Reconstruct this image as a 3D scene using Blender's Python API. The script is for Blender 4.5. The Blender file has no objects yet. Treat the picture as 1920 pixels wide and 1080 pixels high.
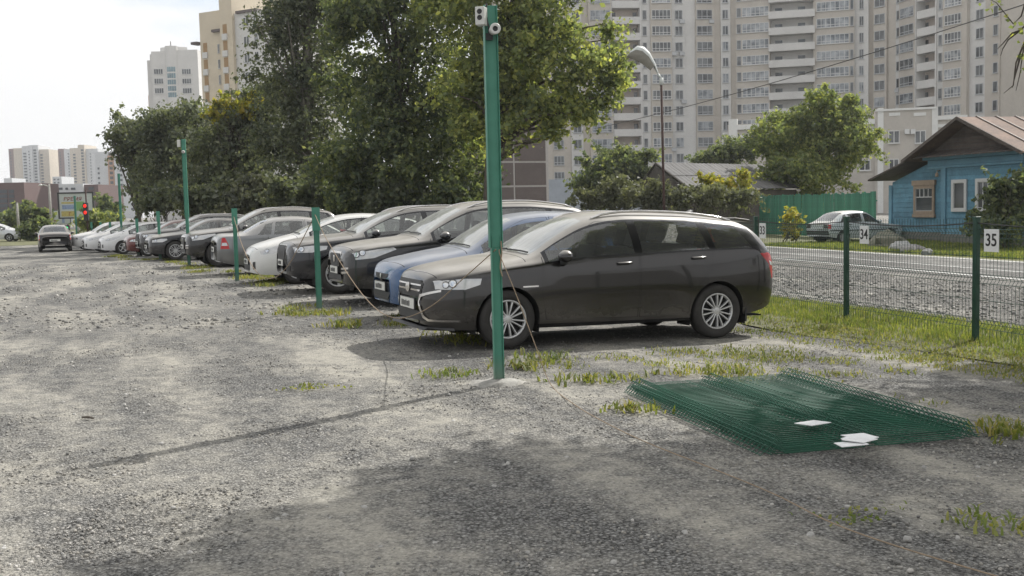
import bpy, bmesh, math, random
import numpy as np
from mathutils import Vector, Matrix
from mathutils.bvhtree import BVHTree
random.seed(7); np.random.seed(7)
sc = bpy.context.scene
COL = sc.collection
PI = math.pi
# ------------------------------------------------------------------ camera
CH = 1.52                                    # eye height above the lot
FOC, ROLL, PITCH = 2000.0, 0.024, math.atan(155 / 2000.0)
_f = Vector((0, math.cos(PITCH), -math.sin(PITCH))); _u = Vector((0, math.sin(PITCH), math.cos(PITCH))); _r = Vector((1, 0, 0))
_r2 = _r * math.cos(ROLL) - _u * math.sin(ROLL); _u2 = _u * math.cos(ROLL) + _r * math.sin(ROLL)
cd = bpy.data.cameras.new('camera'); cd.sensor_width = 36; cd.lens = 36 * FOC / 1920; cd.clip_start = .05; cd.clip_end = 6000
cam = bpy.data.objects.new('camera', cd); COL.objects.link(cam)
cam.matrix_world = Matrix(((_r2.x, _u2.x, -_f.x, 0), (_r2.y, _u2.y, -_f.y, 0), (_r2.z, _u2.z, -_f.z, CH), (0, 0, 0, 1)))
sc.camera = cam
# ------------------------------------------------------------------ sky and sun
SUN_EL, SUN_AZ = math.radians(42), math.atan2(.68, .734)          # azimuth measured from +Y towards +X
SUND = Vector((math.sin(SUN_AZ) * math.cos(SUN_EL), math.cos(SUN_AZ) * math.cos(SUN_EL), math.sin(SUN_EL)))
wd = bpy.data.worlds.new('World'); sc.world = wd; wd.use_nodes = True
nt = wd.node_tree; nt.nodes.clear()
def wn(t, **k):
    n = nt.nodes.new(t)
    for a, b in k.items(): setattr(n, a, b)
    return n
wo = wn('ShaderNodeOutputWorld'); wb = wn('ShaderNodeBackground'); sky = wn('ShaderNodeTexSky', sky_type='NISHITA', sun_disc=False)
sky.sun_elevation = SUN_EL; sky.sun_rotation = SUN_AZ; sky.air_density = 1.0; sky.dust_density = 1.2; sky.ozone_density = 1.0
# broken bright cloud over the blue: noise on the direction, flattened towards the horizon
tcw = wn('ShaderNodeTexCoord'); sepw = wn('ShaderNodeSeparateXYZ'); nt.links.new(tcw.outputs['Generated'], sepw.inputs[0])
mz = wn('ShaderNodeMath', operation='ADD'); nt.links.new(sepw.outputs['Z'], mz.inputs[0]); mz.inputs[1].default_value = .22
mzm = wn('ShaderNodeMath', operation='MAXIMUM'); nt.links.new(mz.outputs[0], mzm.inputs[0]); mzm.inputs[1].default_value = .06
dx_ = wn('ShaderNodeMath', operation='DIVIDE'); nt.links.new(sepw.outputs['X'], dx_.inputs[0]); nt.links.new(mzm.outputs[0], dx_.inputs[1])
dy_ = wn('ShaderNodeMath', operation='DIVIDE'); nt.links.new(sepw.outputs['Y'], dy_.inputs[0]); nt.links.new(mzm.outputs[0], dy_.inputs[1])
cmb = wn('ShaderNodeCombineXYZ'); nt.links.new(dx_.outputs[0], cmb.inputs[0]); nt.links.new(dy_.outputs[0], cmb.inputs[1])
nzw = wn('ShaderNodeTexNoise'); nzw.inputs['Scale'].default_value = .9; nzw.inputs['Detail'].default_value = 7; nzw.inputs['Roughness'].default_value = .55
nt.links.new(cmb.outputs[0], nzw.inputs['Vector'])
rmp = wn('ShaderNodeValToRGB'); rmp.color_ramp.elements[0].position = .31; rmp.color_ramp.elements[1].position = .48
nt.links.new(nzw.outputs['Fac'], rmp.inputs[0])
SKY_K = .115
sm_ = wn('ShaderNodeMix', data_type='RGBA', blend_type='MULTIPLY'); sm_.inputs[0].default_value = 1
nt.links.new(sky.outputs[0], sm_.inputs[6]); sm_.inputs[7].default_value = (1, 1, 1, 1)
mxw = wn('ShaderNodeMix', data_type='RGBA'); nt.links.new(rmp.outputs[0], mxw.inputs[0]); nt.links.new(sm_.outputs[2], mxw.inputs[6])
CL = .80 / SKY_K
mxw.inputs[7].default_value = (CL, CL * 1.0, CL * 1.0, 1)
nt.links.new(mxw.outputs[2], wb.inputs[0]); wb.inputs[1].default_value = SKY_K
nt.links.new(wb.outputs[0], wo.inputs[0])
sl = bpy.data.lights.new('sun', 'SUN'); sl.energy = 4.2; sl.angle = math.radians(.53); sl.color = (1, .972, .925)
so = bpy.data.objects.new('sun', sl); COL.objects.link(so); so.rotation_euler = (-SUND).to_track_quat('-Z', 'Y').to_euler(); so.location = SUND * 60
sc.view_settings.view_transform = 'Standard'; sc.view_settings.look = 'None'; sc.view_settings.gamma = 1
sc.view_settings.exposure = .40
sc.render.engine = 'CYCLES'; sc.cycles.max_bounces = 6; sc.cycles.diffuse_bounces = 3; sc.cycles.glossy_bounces = 3
sc.cycles.transparent_max_bounces = 12; sc.cycles.transmission_bounces = 4
sc.cycles.use_denoising = True; sc.cycles.caustics_reflective = False; sc.cycles.caustics_refractive = False
# ------------------------------------------------------------------ layout helpers
P0 = Vector((-.13, 9.08, 0)); UD = Vector((-.373, .928, 0)).normalized(); WD = Vector((UD.y, -UD.x, 0))
def gz(x, y):
    """ground height: the lot is level, falling gently towards the street on the right and beyond"""
    w = (x - P0.x) * WD.x + (y - P0.y) * WD.y
    a = min(max(w / 18, 0), 1); b = min(max((y - 30) / 26, 0), 1); b = b * b * (3 - 2 * b)
    return -.45 * a - .36 * b * (1 - a)
def rc(u, w, z=0):
    p = P0 + UD * u + WD * w
    return Vector((p.x, p.y, gz(p.x, p.y) + z))
def ray(px, py):
    v = _f + _r2 * ((px - 960) / FOC) - _u2 * ((py - 540) / FOC)
    return v / v.y
def at(px, py, d):
    """the place that a sight line through a spot of the photo reaches at distance d ahead"""
    return Vector((0, 0, CH)) + ray(px, py) * d
def gnd(px, py):
    v = ray(px, py); d = 10
    for _ in range(60):
        p = Vector((0, 0, CH)) + v * d
        d = min((CH - gz(p.x, p.y)) / max(-v.z, 1e-4), 3000)
    p = Vector((0, 0, CH)) + v * d
    return Vector((p.x, p.y, gz(p.x, p.y)))
def onx(px, d):
    """ground spot in the photo's column px at distance d ahead"""
    p = at(px, 400, d); return Vector((p.x, p.y, gz(p.x, p.y)))
# ------------------------------------------------------------------ objects
def tag(o, label=None, cat=None, group=None, kind=None):
    if label: o['label'] = label
    if cat: o['category'] = cat
    if group: o['group'] = group
    if kind: o['kind'] = kind
    return o
def link(o, parent=None):
    COL.objects.link(o)
    if parent is not None: o.parent = parent
    return o
def empty(name, loc=(0, 0, 0), rz=0, label=None, cat=None, group=None):
    o = bpy.data.objects.new(name, None); o.location = loc; o.rotation_euler = (0, 0, rz); o.empty_display_size = .2
    link(o); return tag(o, label, cat, group)
class MB:
    def __init__(s): s.v = []; s.f = []; s.m = []; s.sm = False
    def quad(s, a, b, c, d, mi=0):
        n = len(s.v); s.v += [a, b, c, d]; s.f.append((n, n + 1, n + 2, n + 3)); s.m.append(mi)
    def poly(s, pts, mi=0):
        n = len(s.v); s.v += list(pts); s.f.append(tuple(range(n, n + len(pts)))); s.m.append(mi)
    def box(s, x0, y0, z0, x1, y1, z1, mi=0, M=None):
        n = len(s.v)
        p = [Vector((x, y, z)) for z in (z0, z1) for y in (y0, y1) for x in (x0, x1)]
        if M is not None: p = [M @ q for q in p]
        s.v += p
        for f in ((0, 2, 3, 1), (4, 5, 7, 6), (0, 1, 5, 4), (2, 6, 7, 3), (0, 4, 6, 2), (1, 3, 7, 5)):
            s.f.append(tuple(n + i for i in f)); s.m.append(mi)
    def tube(s, pts, r, k=6, mi=0, caps=True):
        pts = [Vector(p) for p in pts]; n = len(s.v)
        rs = r if hasattr(r, '__len__') else [r] * len(pts)
        prev = None
        for i, p in enumerate(pts):
            t = (pts[min(i + 1, len(pts) - 1)] - pts[max(i - 1, 0)])
            if t.length < 1e-9: t = Vector((0, 0, 1))
            t.normalize()
            if prev is None:
                a = t.orthogonal().normalized()
            else:
                a = (prev - t * prev.dot(t))
                a = a.normalized() if a.length > 1e-6 else t.orthogonal().normalized()
            prev = a; b = t.cross(a)
            for j in range(k):
                an = 2 * PI * j / k
                s.v.append(p + (a * math.cos(an) + b * math.sin(an)) * rs[i])
        for i in range(len(pts) - 1):
            for j in range(k):
                s.f.append((n + i * k + j, n + i * k + (j + 1) % k, n + (i + 1) * k + (j + 1) % k, n + (i + 1) * k + j)); s.m.append(mi)
        if caps:
            s.f.append(tuple(n + j for j in reversed(range(k)))); s.m.append(mi)
            e = n + (len(pts) - 1) * k; s.f.append(tuple(e + j for j in range(k))); s.m.append(mi)
    def lathe(s, prof, k=24, axis='y', mi=0, M=None):
        """profile of (axial, radius) turned about the axis"""
        n = len(s.v)
        for (a, r) in prof:
            for j in range(k):
                an = 2 * PI * j / k; c, d = math.cos(an) * r, math.sin(an) * r
                p = Vector((c, a, d)) if axis == 'y' else Vector((c, d, a)) if axis == 'z' else Vector((a, c, d))
                s.v.append(M @ p if M is not None else p)
        for i in range(len(prof) - 1):
            for j in range(k):
                s.f.append((n + i * k + j, n + i * k + (j + 1) % k, n + (i + 1) * k + (j + 1) % k, n + (i + 1) * k + j)); s.m.append(mi)
    def mesh(s, name, mats, smooth=False):
        me = bpy.data.meshes.new(name); me.from_pydata([tuple(v) for v in s.v], [], s.f)
        for m in (mats if isinstance(mats, (list, tuple)) else [mats]): me.materials.append(m)
        if len(me.materials) > 1: me.polygons.foreach_set('material_index', s.m)
        if smooth: me.polygons.foreach_set('use_smooth', [True] * len(me.polygons))
        me.update(); return me
    def build(s, name, mats, parent=None, smooth=False, bevel=0):
        o = bpy.data.objects.new(name, s.mesh(name, mats, smooth)); link(o, parent)
        if bevel:
            b = o.modifiers.new('bevel', 'BEVEL'); b.width = bevel; b.segments = 2; b.limit_method = 'ANGLE'
        return o
def np_mesh(name, verts, faces, mats, mi=None, smooth=False):
    """fast mesh from arrays: verts (n,3), faces (m,k) with one k"""
    me = bpy.data.meshes.new(name); n, (m, k) = len(verts), faces.shape
    me.vertices.add(n); me.vertices.foreach_set('co', np.asarray(verts, np.float32).ravel())
    me.loops.add(m * k); me.loops.foreach_set('vertex_index', faces.astype(np.int32).ravel())
    me.polygons.add(m); me.polygons.foreach_set('loop_start', np.arange(0, m * k, k, dtype=np.int32))
    for q in (mats if isinstance(mats, (list, tuple)) else [mats]): me.materials.append(q)
    if mi is not None: me.polygons.foreach_set('material_index', np.asarray(mi, np.int32))
    if smooth: me.polygons.foreach_set('use_smooth', np.ones(m, bool))
    me.update(calc_edges=True); return me
# ------------------------------------------------------------------ materials
class NT:
    def __init__(s, name):
        s.m = bpy.data.materials.new(name); s.m.use_nodes = True; s.t = s.m.node_tree; s.t.nodes.clear()
        s.out = s.n('ShaderNodeOutputMaterial')
    def n(s, t, ins=None, **k):
        q = s.t.nodes.new(t)
        for a, b in k.items(): setattr(q, a, b)
        for a, b in (ins or {}).items(): s.set(q, a, b)
        return q
    def set(s, q, a, b):
        if isinstance(b, tuple) and len(b) == 2 and hasattr(b[0], 'outputs'): s.t.links.new(b[0].outputs[b[1]], q.inputs[a])
        elif hasattr(b, 'outputs'): s.t.links.new(b.outputs[0], q.inputs[a])
        else: q.inputs[a].default_value = (*b, 1) if isinstance(b, tuple) and len(b) == 3 and q.inputs[a].type == 'RGBA' else b
    def math(s, op, a, b=0.0, c=None, clamp=False):
        q = s.n('ShaderNodeMath', {0: a, 1: b}, operation=op, use_clamp=clamp)
        if c is not None: s.set(q, 2, c)
        return q
    def mix(s, f, a, b, bt='MIX'): 
        q = s.n('ShaderNodeMix', {0: f, 6: a, 7: b}, data_type='RGBA', blend_type=bt); return (q, 2)
    def noise(s, vec, scale, detail=3, rough=.55): return s.n('ShaderNodeTexNoise', {'Vector': vec, 'Scale': scale, 'Detail': detail, 'Roughness': rough})
    def ramp(s, f, p0, p1, c0=(0, 0, 0), c1=(1, 1, 1)):
        q = s.n('ShaderNodeValToRGB', {0: f}); e = q.color_ramp.elements
        e[0].position = p0; e[1].position = p1; e[0].color = (*c0, 1); e[1].color = (*c1, 1); return q
    def pos(s): return (s.n('ShaderNodeNewGeometry'), 'Position')
    def obj(s): return (s.n('ShaderNodeTexCoord'), 'Object')
    def bsdf(s, **k):
        q = s.n('ShaderNodeBsdfPrincipled')
        for a, b in k.items(): s.set(q, a.replace('_', ' '), b)
        return q
    def bump(s, h, strength=.3, dist=.01): return s.n('ShaderNodeBump', {'Height': h, 'Strength': strength, 'Distance': dist})
    def end(s, sh): s.t.links.new(sh.outputs[0], s.out.inputs[0]); return s.m
def flat(name, col, rough=.6, metal=0, var=.12, scale=8, bump=0, coords='obj', spec=.5, rnd=0):
    """a plain painted or raw surface with mottling in colour and gloss"""
    a = NT(name); v = a.obj() if coords == 'obj' else a.pos()
    n1 = a.noise(v, scale, 4); n2 = a.noise(v, scale * 6, 2)
    k = a.math('ADD', a.math('MULTIPLY', n1, .65), a.math('MULTIPLY', n2, .35))
    d = tuple(c * (1 - 1.6 * var) for c in col); l = tuple(min(1, c * (1 + 1.6 * var)) for c in col)
    cc = a.ramp(k, .3, .7, d, l)
    if rnd: k2 = a.math('ADD', 1 - rnd, a.math('MULTIPLY', (a.n('ShaderNodeObjectInfo'), 'Random'), 2 * rnd)); cc = a.mix(1.0, cc, (a.n('ShaderNodeCombineColor', {0: k2, 1: k2, 2: k2}), 0), 'MULTIPLY')
    b = a.bsdf(Base_Color=cc, Roughness=a.math('ADD', rough - .08, a.math('MULTIPLY', n1, .16)), Metallic=metal)
    b.inputs['Specular IOR Level'].default_value = spec
    if bump: a.set(b, 'Normal', a.bump(k, .5, bump))
    return a.end(b)
DUST = (.43, .40, .35)
def paint(name, col, metal=.35, dust=.55):
    """car paint under road dust: dust settles on faces that look up and spatters the sills"""
    a = NT(name); g = a.n('ShaderNodeNewGeometry'); v = a.obj()
    nz = (a.n('ShaderNodeSeparateXYZ', {0: (g, 'Normal')}), 'Z')
    up = a.ramp(nz, .45, .95)
    n1 = a.noise(v, 3.2, 5, .6); n2 = a.noise(v, 38, 3)
    st = a.noise((a.n('ShaderNodeMapping', {'Vector': v, 'Scale': (.6, 9, 9)}), 0), 1.5, 3)
    top = a.math('MULTIPLY', up, a.math('ADD', .75, a.math('MULTIPLY', n1, .9)))
    zz = (a.n('ShaderNodeSeparateXYZ', {0: v}), 'Z')
    low = a.math('MULTIPLY', a.ramp(zz, .18, .6, (1, 1, 1), (0, 0, 0)), a.math('ADD', .0, a.math('MULTIPLY', n1, .42)))
    fac = a.math('MULTIPLY', a.math('ADD', a.math('MAXIMUM', top, low), a.math('MULTIPLY', st, .03)), dust, clamp=True)
    flake = a.mix(a.math('MULTIPLY', n2, .25), col, tuple(min(1, c * 1.5 + .01) for c in col))
    base = a.mix(fac, flake, DUST)
    b = a.bsdf(Base_Color=base, Roughness=a.math('ADD', .24, a.math('MULTIPLY', fac, .45)), Metallic=a.math('MULTIPLY', a.math('SUBTRACT', 1, fac), metal))
    a.set(b, 'Coat Weight', a.math('SUBTRACT', .75, a.math('MULTIPLY', fac, .4), clamp=True)); a.set(b, 'Coat Roughness', a.math('ADD', .04, a.math('MULTIPLY', fac, .22)))
    return a.end(b)
def carglass(name, tint=(.30, .34, .33), dust=.10):
    a = NT(name); v = a.obj()
    tr = a.n('ShaderNodeBsdfTransparent', {0: tint}); gl = a.n('ShaderNodeBsdfGlossy', {'Color': (1, 1, 1), 'Roughness': .03})
    f1 = a.n('ShaderNodeFresnel', {'IOR': 1.55}); fr = a.math('DIVIDE', a.math('MULTIPLY', f1, 2.0), a.math('ADD', f1, 1.0)); m1 = a.n('ShaderNodeMixShader', {0: fr, 1: tr, 2: gl})
    df = a.n('ShaderNodeBsdfDiffuse', {'Color': (.58, .59, .56)})
    n = a.noise(v, 4, 5, .65); n2 = a.noise((a.n('ShaderNodeMapping', {'Vector': v, 'Scale': (2, 14, 2)}), 0), 1.4, 3)
    k = a.math('MULTIPLY', a.math('ADD', a.math('MULTIPLY', n, .8), a.math('MULTIPLY', n2, .8)), dust * 1.25, clamp=True)
    return a.end(a.n('ShaderNodeMixShader', {0: k, 1: m1, 2: df}))
def emit(name, col, st):
    a = NT(name); return a.end(a.bsdf(Base_Color=col, Emission_Color=col, Emission_Strength=st, Roughness=.4))
M = {}
M['glass'] = carglass('car_side_glass', (.86, .90, .88), dust=.06); M['wind'] = carglass('car_windscreen_glass', (.45, .49, .49), .38)
M['tyre'] = flat('tyre_rubber', (.032, .030, .028), .85, var=.25, scale=14, bump=.002)
M['rim'] = flat('wheel_silver', (.52, .52, .52), .38, .55, .1, 10)
M['rimdark'] = flat('wheel_dark', (.02, .02, .02), .7)
M['trim'] = flat('black_plastic', (.022, .022, .023), .55, var=.2)
M['gloss'] = flat('gloss_black', (.008, .008, .009), .22, var=.1)
M['dark'] = flat('underbody_dark', (.012, .012, .012), .9)
M['chrome'] = flat('chrome', (.62, .60, .58), .18, 1, .06)
M['seat'] = flat('seat_cloth', (.05, .052, .056), .9, bump=.002)
M['plate'] = flat('plate_white', (.62, .62, .58), .5, var=.06)
M['ink'] = flat('plate_ink', (.05, .05, .05), .6)
M['red'] = flat('tail_lamp_red', (.42, .012, .015), .12, 0, .15, 20)
M['clear'] = flat('lamp_clear', (.55, .55, .55), .10, .3, .1, 20)
M['amber'] = flat('lamp_amber', (.55, .22, .03), .15)
M['silver'] = flat('lamp_reflector', (.60, .61, .62), .12, .9, .25, 25)
# ------------------------------------------------------------------ cars
def pch(pts):
    xs = np.array([p[0] for p in pts], float); ys = np.array([p[1] for p in pts], float)
    h = np.diff(xs); d = np.diff(ys) / h; m = np.zeros(len(xs)); m[0] = d[0]; m[-1] = d[-1]
    for i in range(1, len(xs) - 1):
        if d[i - 1] * d[i] > 0:
            w1, w2 = 2 * h[i] + h[i - 1], h[i] + 2 * h[i - 1]; m[i] = (w1 + w2) / (w1 / d[i - 1] + w2 / d[i])
    def f(x):
        x = np.clip(x, xs[0], xs[-1]); i = np.clip(np.searchsorted(xs, x) - 1, 0, len(h) - 1); t = (x - xs[i]) / h[i]
        return (2 * t**3 - 3 * t**2 + 1) * ys[i] + (t**3 - 2 * t**2 + t) * h[i] * m[i] + (-2 * t**3 + 3 * t**2) * ys[i + 1] + (t**3 - t**2) * h[i] * m[i + 1]
    return f
def pip(x, y, poly):
    r = False; n = len(poly); j = n - 1
    for i in range(n):
        xi, yi = poly[i]; xj, yj = poly[j]
        if (yi > y) != (yj > y) and x < (xj - xi) * (y - yi) / (yj - yi) + xi: r = not r
        j = i
    return r
def shrink(poly, e):
    n = len(poly); out = []; A = sum(poly[i][0] * poly[(i + 1) % n][1] - poly[(i + 1) % n][0] * poly[i][1] for i in range(n)); s = 1 if A > 0 else -1
    for i in range(n):
        a, b, c = Vector(poly[i - 1]), Vector(poly[i]), Vector(poly[(i + 1) % n])
        d1, d2 = (b - a).normalized(), (c - b).normalized(); n1 = Vector((-d1.y, d1.x)) * s; n2 = Vector((-d2.y, d2.x)) * s
        m = n1 + n2; m = m / max(m.length_squared, .3) * 2 if m.length > 1e-6 else n1
        out.append(tuple(b + m * e))
    return out
class Hull:
    """left half of a car body as a lofted sheet S(x, t): t 0 sill, 1 widest, 2 shoulder, 3 roof rail, 4 centre line"""
    def __init__(s, sp, N=92, q=9):
        s.sp = sp; L = sp['L']; W = sp['W']
        e = np.concatenate([[0, .008, .02, .04, .065, .095, .13, .17, .22, .28, .35], np.linspace(.43, L - .43, N - 22), L - np.array([.35, .28, .22, .17, .13, .095, .065, .04, .02, .008, 0])])
        s.xs = e; hw, zs, zt, zb = (pch(sp[k])(e) for k in ('hw', 'zs', 'zt', 'zb'))
        H = zt.max(); crown = np.interp(e, *zip(*sp.get('crown', [(0, .03), (.4, .05), (1.2, .04), (2.0, .055), (L - .6, .05), (L, .03)])))
        zr = zt - crown; zb = np.minimum(zb, zr - .02); kap = np.clip((zr - zb) / (H - .06 - zb), 0, 1)
        yr = hw * .84 * (1 - kap) + (W * sp.get('rw', .325)) * kap; yr = np.minimum(yr, hw - .02)
        tu = sp.get('tuck', .06)
        P = [(hw - tu, zs), (hw, zs + .50 * (zb - zs)), (hw - .028, zb), (yr, zr), (0 * hw, zt)]
        ts = []; G = []; mid_ = np.clip((e - sp['fo'] - .2) / .5, 0, 1) * np.clip((sp['fo'] + sp['wb'] - .2 - e) / .5, 0, 1)
        for k in range(4):
            n = q if k != 3 else q + 3
            for i in range(n if k < 3 else n + 1):
                t = i / n; ts.append(k + t); (y0, z0), (y1, z1) = P[k], P[k + 1]
                if k == 0: y = y1 - (y1 - y0) * (1 - t)**2.2 - .022 * math.exp(-((t - .62) / .2)**2) * mid_; z = z0 + (z1 - z0) * t
                elif k == 1: y = y0 - (y0 - y1) * t**2 + .012 * math.exp(-((t - .72) / .13)**2) * mid_; z = z0 + (z1 - z0) * t
                elif k == 2: y = y0 + (y1 - y0) * t + .055 * kap * 4 * t * (1 - t) * .55; z = z0 + (z1 - z0) * t
                else: y = y0 * (1 - t); z = z0 + (z1 - z0) * (1 - (1 - t)**2.3)
                G.append(np.stack([e, y, z], 1))
        s.ts = np.array(ts); G = np.stack(G, 1)
        for _ in range(sp.get('smooth', 3)):
            g = G.copy(); g[:, 1:-1] = (G[:, :-2] + 2 * G[:, 1:-1] + G[:, 2:]) / 4; g[:, -1, 1] = 0; g[:, :, 0] = G[:, :, 0]; G = g
        for _ in range(2):
            g = G.copy(); g[1:-1, :, 1:] = (G[:-2, :, 1:] + 2 * G[1:-1, :, 1:] + G[2:, :, 1:]) / 4; G = g
        s.G = G
        v = []; f = []; n, m = len(s.xs), len(s.ts)
        for sd in (1, -1):
            b = len(v); v += [(a[0], a[1] * sd, a[2]) for r in G for a in r]
            f += [(b + i * m + j, b + (i + 1) * m + j, b + (i + 1) * m + j + 1, b + i * m + j + 1) for i in range(n - 1) for j in range(m - 1)]
        for i in (0, n - 1):
            f += [(i * m + j, i * m + j + 1, n * m + i * m + j + 1, n * m + i * m + j) for j in range(m - 1)]
        s.bvh = BVHTree.FromPolygons(v, f)
    def S(s, x, t):
        i = min(max(int(np.searchsorted(s.xs, x)) - 1, 0), len(s.xs) - 2); j = min(max(int(np.searchsorted(s.ts, t)) - 1, 0), len(s.ts) - 2)
        a = (x - s.xs[i]) / (s.xs[i + 1] - s.xs[i]); b = (t - s.ts[j]) / (s.ts[j + 1] - s.ts[j]); G = s.G
        p = G[i, j] * (1 - a) * (1 - b) + G[i + 1, j] * a * (1 - b) + G[i, j + 1] * (1 - a) * b + G[i + 1, j + 1] * a * b
        return Vector((x, p[1], p[2]))
    def t_of(s, x, z):
        i = min(max(int(np.searchsorted(s.xs, x)) - 1, 0), len(s.xs) - 2); a = (x - s.xs[i]) / (s.xs[i + 1] - s.xs[i])
        zz = s.G[i, :, 2] * (1 - a) + s.G[i + 1, :, 2] * a; k = int(np.searchsorted(s.ts, 3.0)) + 1
        zz = np.maximum.accumulate(zz[:k]); zz = zz + np.arange(k) * 1e-7
        if z < zz[0]: return float((z - zz[0]) * 2)
        return float(np.interp(z, zz, s.ts[:k]))
    def side(s, poly, step=.06):
        """outline drawn in side view (x, z), carried onto the sheet as (x, t)"""
        o = []; n = len(poly)
        for i in range(n):
            (x0, z0), (x1, z1) = poly[i], poly[(i + 1) % n]; k = max(1, int(math.hypot(x1 - x0, z1 - z0) / step))
            for j in range(k):
                x = x0 + (x1 - x0) * j / k; o.append((x, s.t_of(x, z0 + (z1 - z0) * j / k)))
        return o
    def drape(s, poly, axis, off=.004, step=.05):
        """outline in front view (y, z), rear view (y, z) or side view (x, z) laid on the body"""
        bm = bmesh.new(); f = bm.faces.new([bm.verts.new((a, b, 0)) for a, b in poly]); bmesh.ops.triangulate(bm, faces=[f])
        lo = [min(p[k] for p in poly) for k in (0, 1)]; hi = [max(p[k] for p in poly) for k in (0, 1)]
        for k in (0, 1):
            c = lo[k] + step
            while c < hi[k] - .01:
                pc = [0, 0, 0]; pn = [0, 0, 0]; pc[k] = c; pn[k] = 1
                bmesh.ops.bisect_plane(bm, geom=bm.verts[:] + bm.edges[:] + bm.faces[:], plane_co=pc, plane_no=pn); c += step
        mb = MB(); bm.verts.index_update(); L = s.sp['L']
        for v in bm.verts:
            a, b = v.co.x, v.co.y
            if axis == 'front': o, d = Vector((-1, a, b)), Vector((1, 0, 0))
            elif axis == 'rear': o, d = Vector((L + 1, a, b)), Vector((-1, 0, 0))
            elif axis == 'left': o, d = Vector((a, 3, b)), Vector((0, -1, 0))
            else: o, d = Vector((a, -3, b)), Vector((0, 1, 0))
            h = s.bvh.ray_cast(o, d)
            p = h[0] if h[0] is not None else o + d * (1.1 if axis in ('front', 'rear') else 2.2)
            mb.v.append(p - d * off)
        for q in bm.faces: mb.f.append(tuple(v.index for v in q.verts)); mb.m.append(0)
        bm.free(); return mb
def cut(bm, poly):
    n = len(poly)
    for i in range(n):
        a, b = poly[i], poly[(i + 1) % n]
        if abs(a[0] - b[0]) + abs(a[1] - b[1]) < 1e-6: continue
        x0, x1 = min(a[0], b[0]) - 1e-5, max(a[0], b[0]) + 1e-5; y0, y1 = min(a[1], b[1]) - 1e-5, max(a[1], b[1]) + 1e-5
        nx, ny = b[1] - a[1], a[0] - b[0]; l = math.hypot(nx, ny); nx /= l; ny /= l; fs = []
        for f in bm.faces:
            vs = [v.co for v in f.verts]; X = [v.x for v in vs]
            if max(X) < x0 or min(X) > x1: continue
            Y = [v.y for v in vs]
            if max(Y) < y0 or min(Y) > y1: continue
            D = [(v.x - a[0]) * nx + (v.y - a[1]) * ny for v in vs]
            if max(D) > 1e-6 and min(D) < -1e-6: fs.append(f)
        if fs:
            g = set(fs)
            for f in fs: g.update(f.edges); g.update(f.verts)
            bmesh.ops.bisect_plane(bm, geom=list(g), dist=1e-6, plane_co=(a[0], a[1], 0), plane_no=(nx, ny, 0))
def wheel_meshes(R, rr, wdt, style, n):
    """tyre and rim turned about y, outer face towards -y"""
    t = MB(); h = wdt / 2
    t.lathe([(-h * .55, rr * .97), (-h * .86, rr * 1.02), (-h, rr + (R - rr) * .45), (-h * .93, R - .022), (-h * .72, R - .004), (-h * .3, R), (h * .3, R), (h * .72, R - .004), (h, rr + (R - rr) * .45), (h * .8, rr)], 40)
    tm = t.mesh('wheel', M['tyre'], True)
    r = MB(); fo = -h * .74
    r.lathe([(fo - .004, rr * 1.0), (fo - .012, rr * .985), (fo - .012, rr * .93), (fo + .006, rr * .89), (fo + .03, rr * .88)], 40)
    r.lathe([(-h * .1, rr * .98), (-h * .05, .0)], 28, mi=1)                      # dark drum behind the spokes
    r.lathe([(fo + .035, rr * .30), (fo + .008, rr * .27), (fo + .002, rr * .2), (fo + .002, 0)], 24)
    for i in range(n):
        for k in ((-1, 1) if style == 'pair' else (0,)):
            a = 2 * PI * i / n + (k * .5 * PI / n * .92)
            w0, w1 = (.017, .021) if style == 'pair' else (.036, .05)
            w0 *= rr / .2; w1 *= rr / .2
            Mx = Matrix.Rotation(a, 4, 'Y'); b = len(r.v); sk = k * .004
            for (x, w, d0) in ((rr * .2, w0, fo + .004), (rr * .55, w0 * .95, fo - .004), (rr * .92, w1, fo + .0)):
                for (sx, dd) in ((-.5, .0), (-.32, -.006), (.32, -.006), (.5, .0)):
                    r.v.append(Mx @ Vector((x, d0 + dd, sx * w + sk * (x / rr))))
                for sx in (-.5, .5): r.v.append(Mx @ Vector((x, d0 + .03, sx * w + sk * (x / rr))))
            for s_ in range(2):
                o = b + s_ * 6
                for (p, q) in ((0, 1), (1, 2), (2, 3), (4, 0), (3, 5)): r.f.append((o + p, o + q, o + 6 + q, o + 6 + p)); r.m.append(0)
    return tm, r.mesh('rim', [M['rim'], M['rimdark']], True)
def seat_mesh(w, head=1):
    m = MB(); m.box(-.27, -w, .0, .25, w, .14); 
    R_ = Matrix.Translation((.24, 0, .1)) @ Matrix.Rotation(math.radians(18), 4, 'Y')
    m.box(-.07, -w * .96, 0, .07, w * .96, .56, M=R_)
    k = head
    for i in range(k):
        y = 0 if k == 1 else (-w * .62 + i * w * 1.24 / (k - 1)); m.box(-.05, y - .13, .58, .05, y + .13, .77, M=R_); m.box(-.01, y - .05, .5, .01, y + .05, .6, M=R_)
    return m
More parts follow.
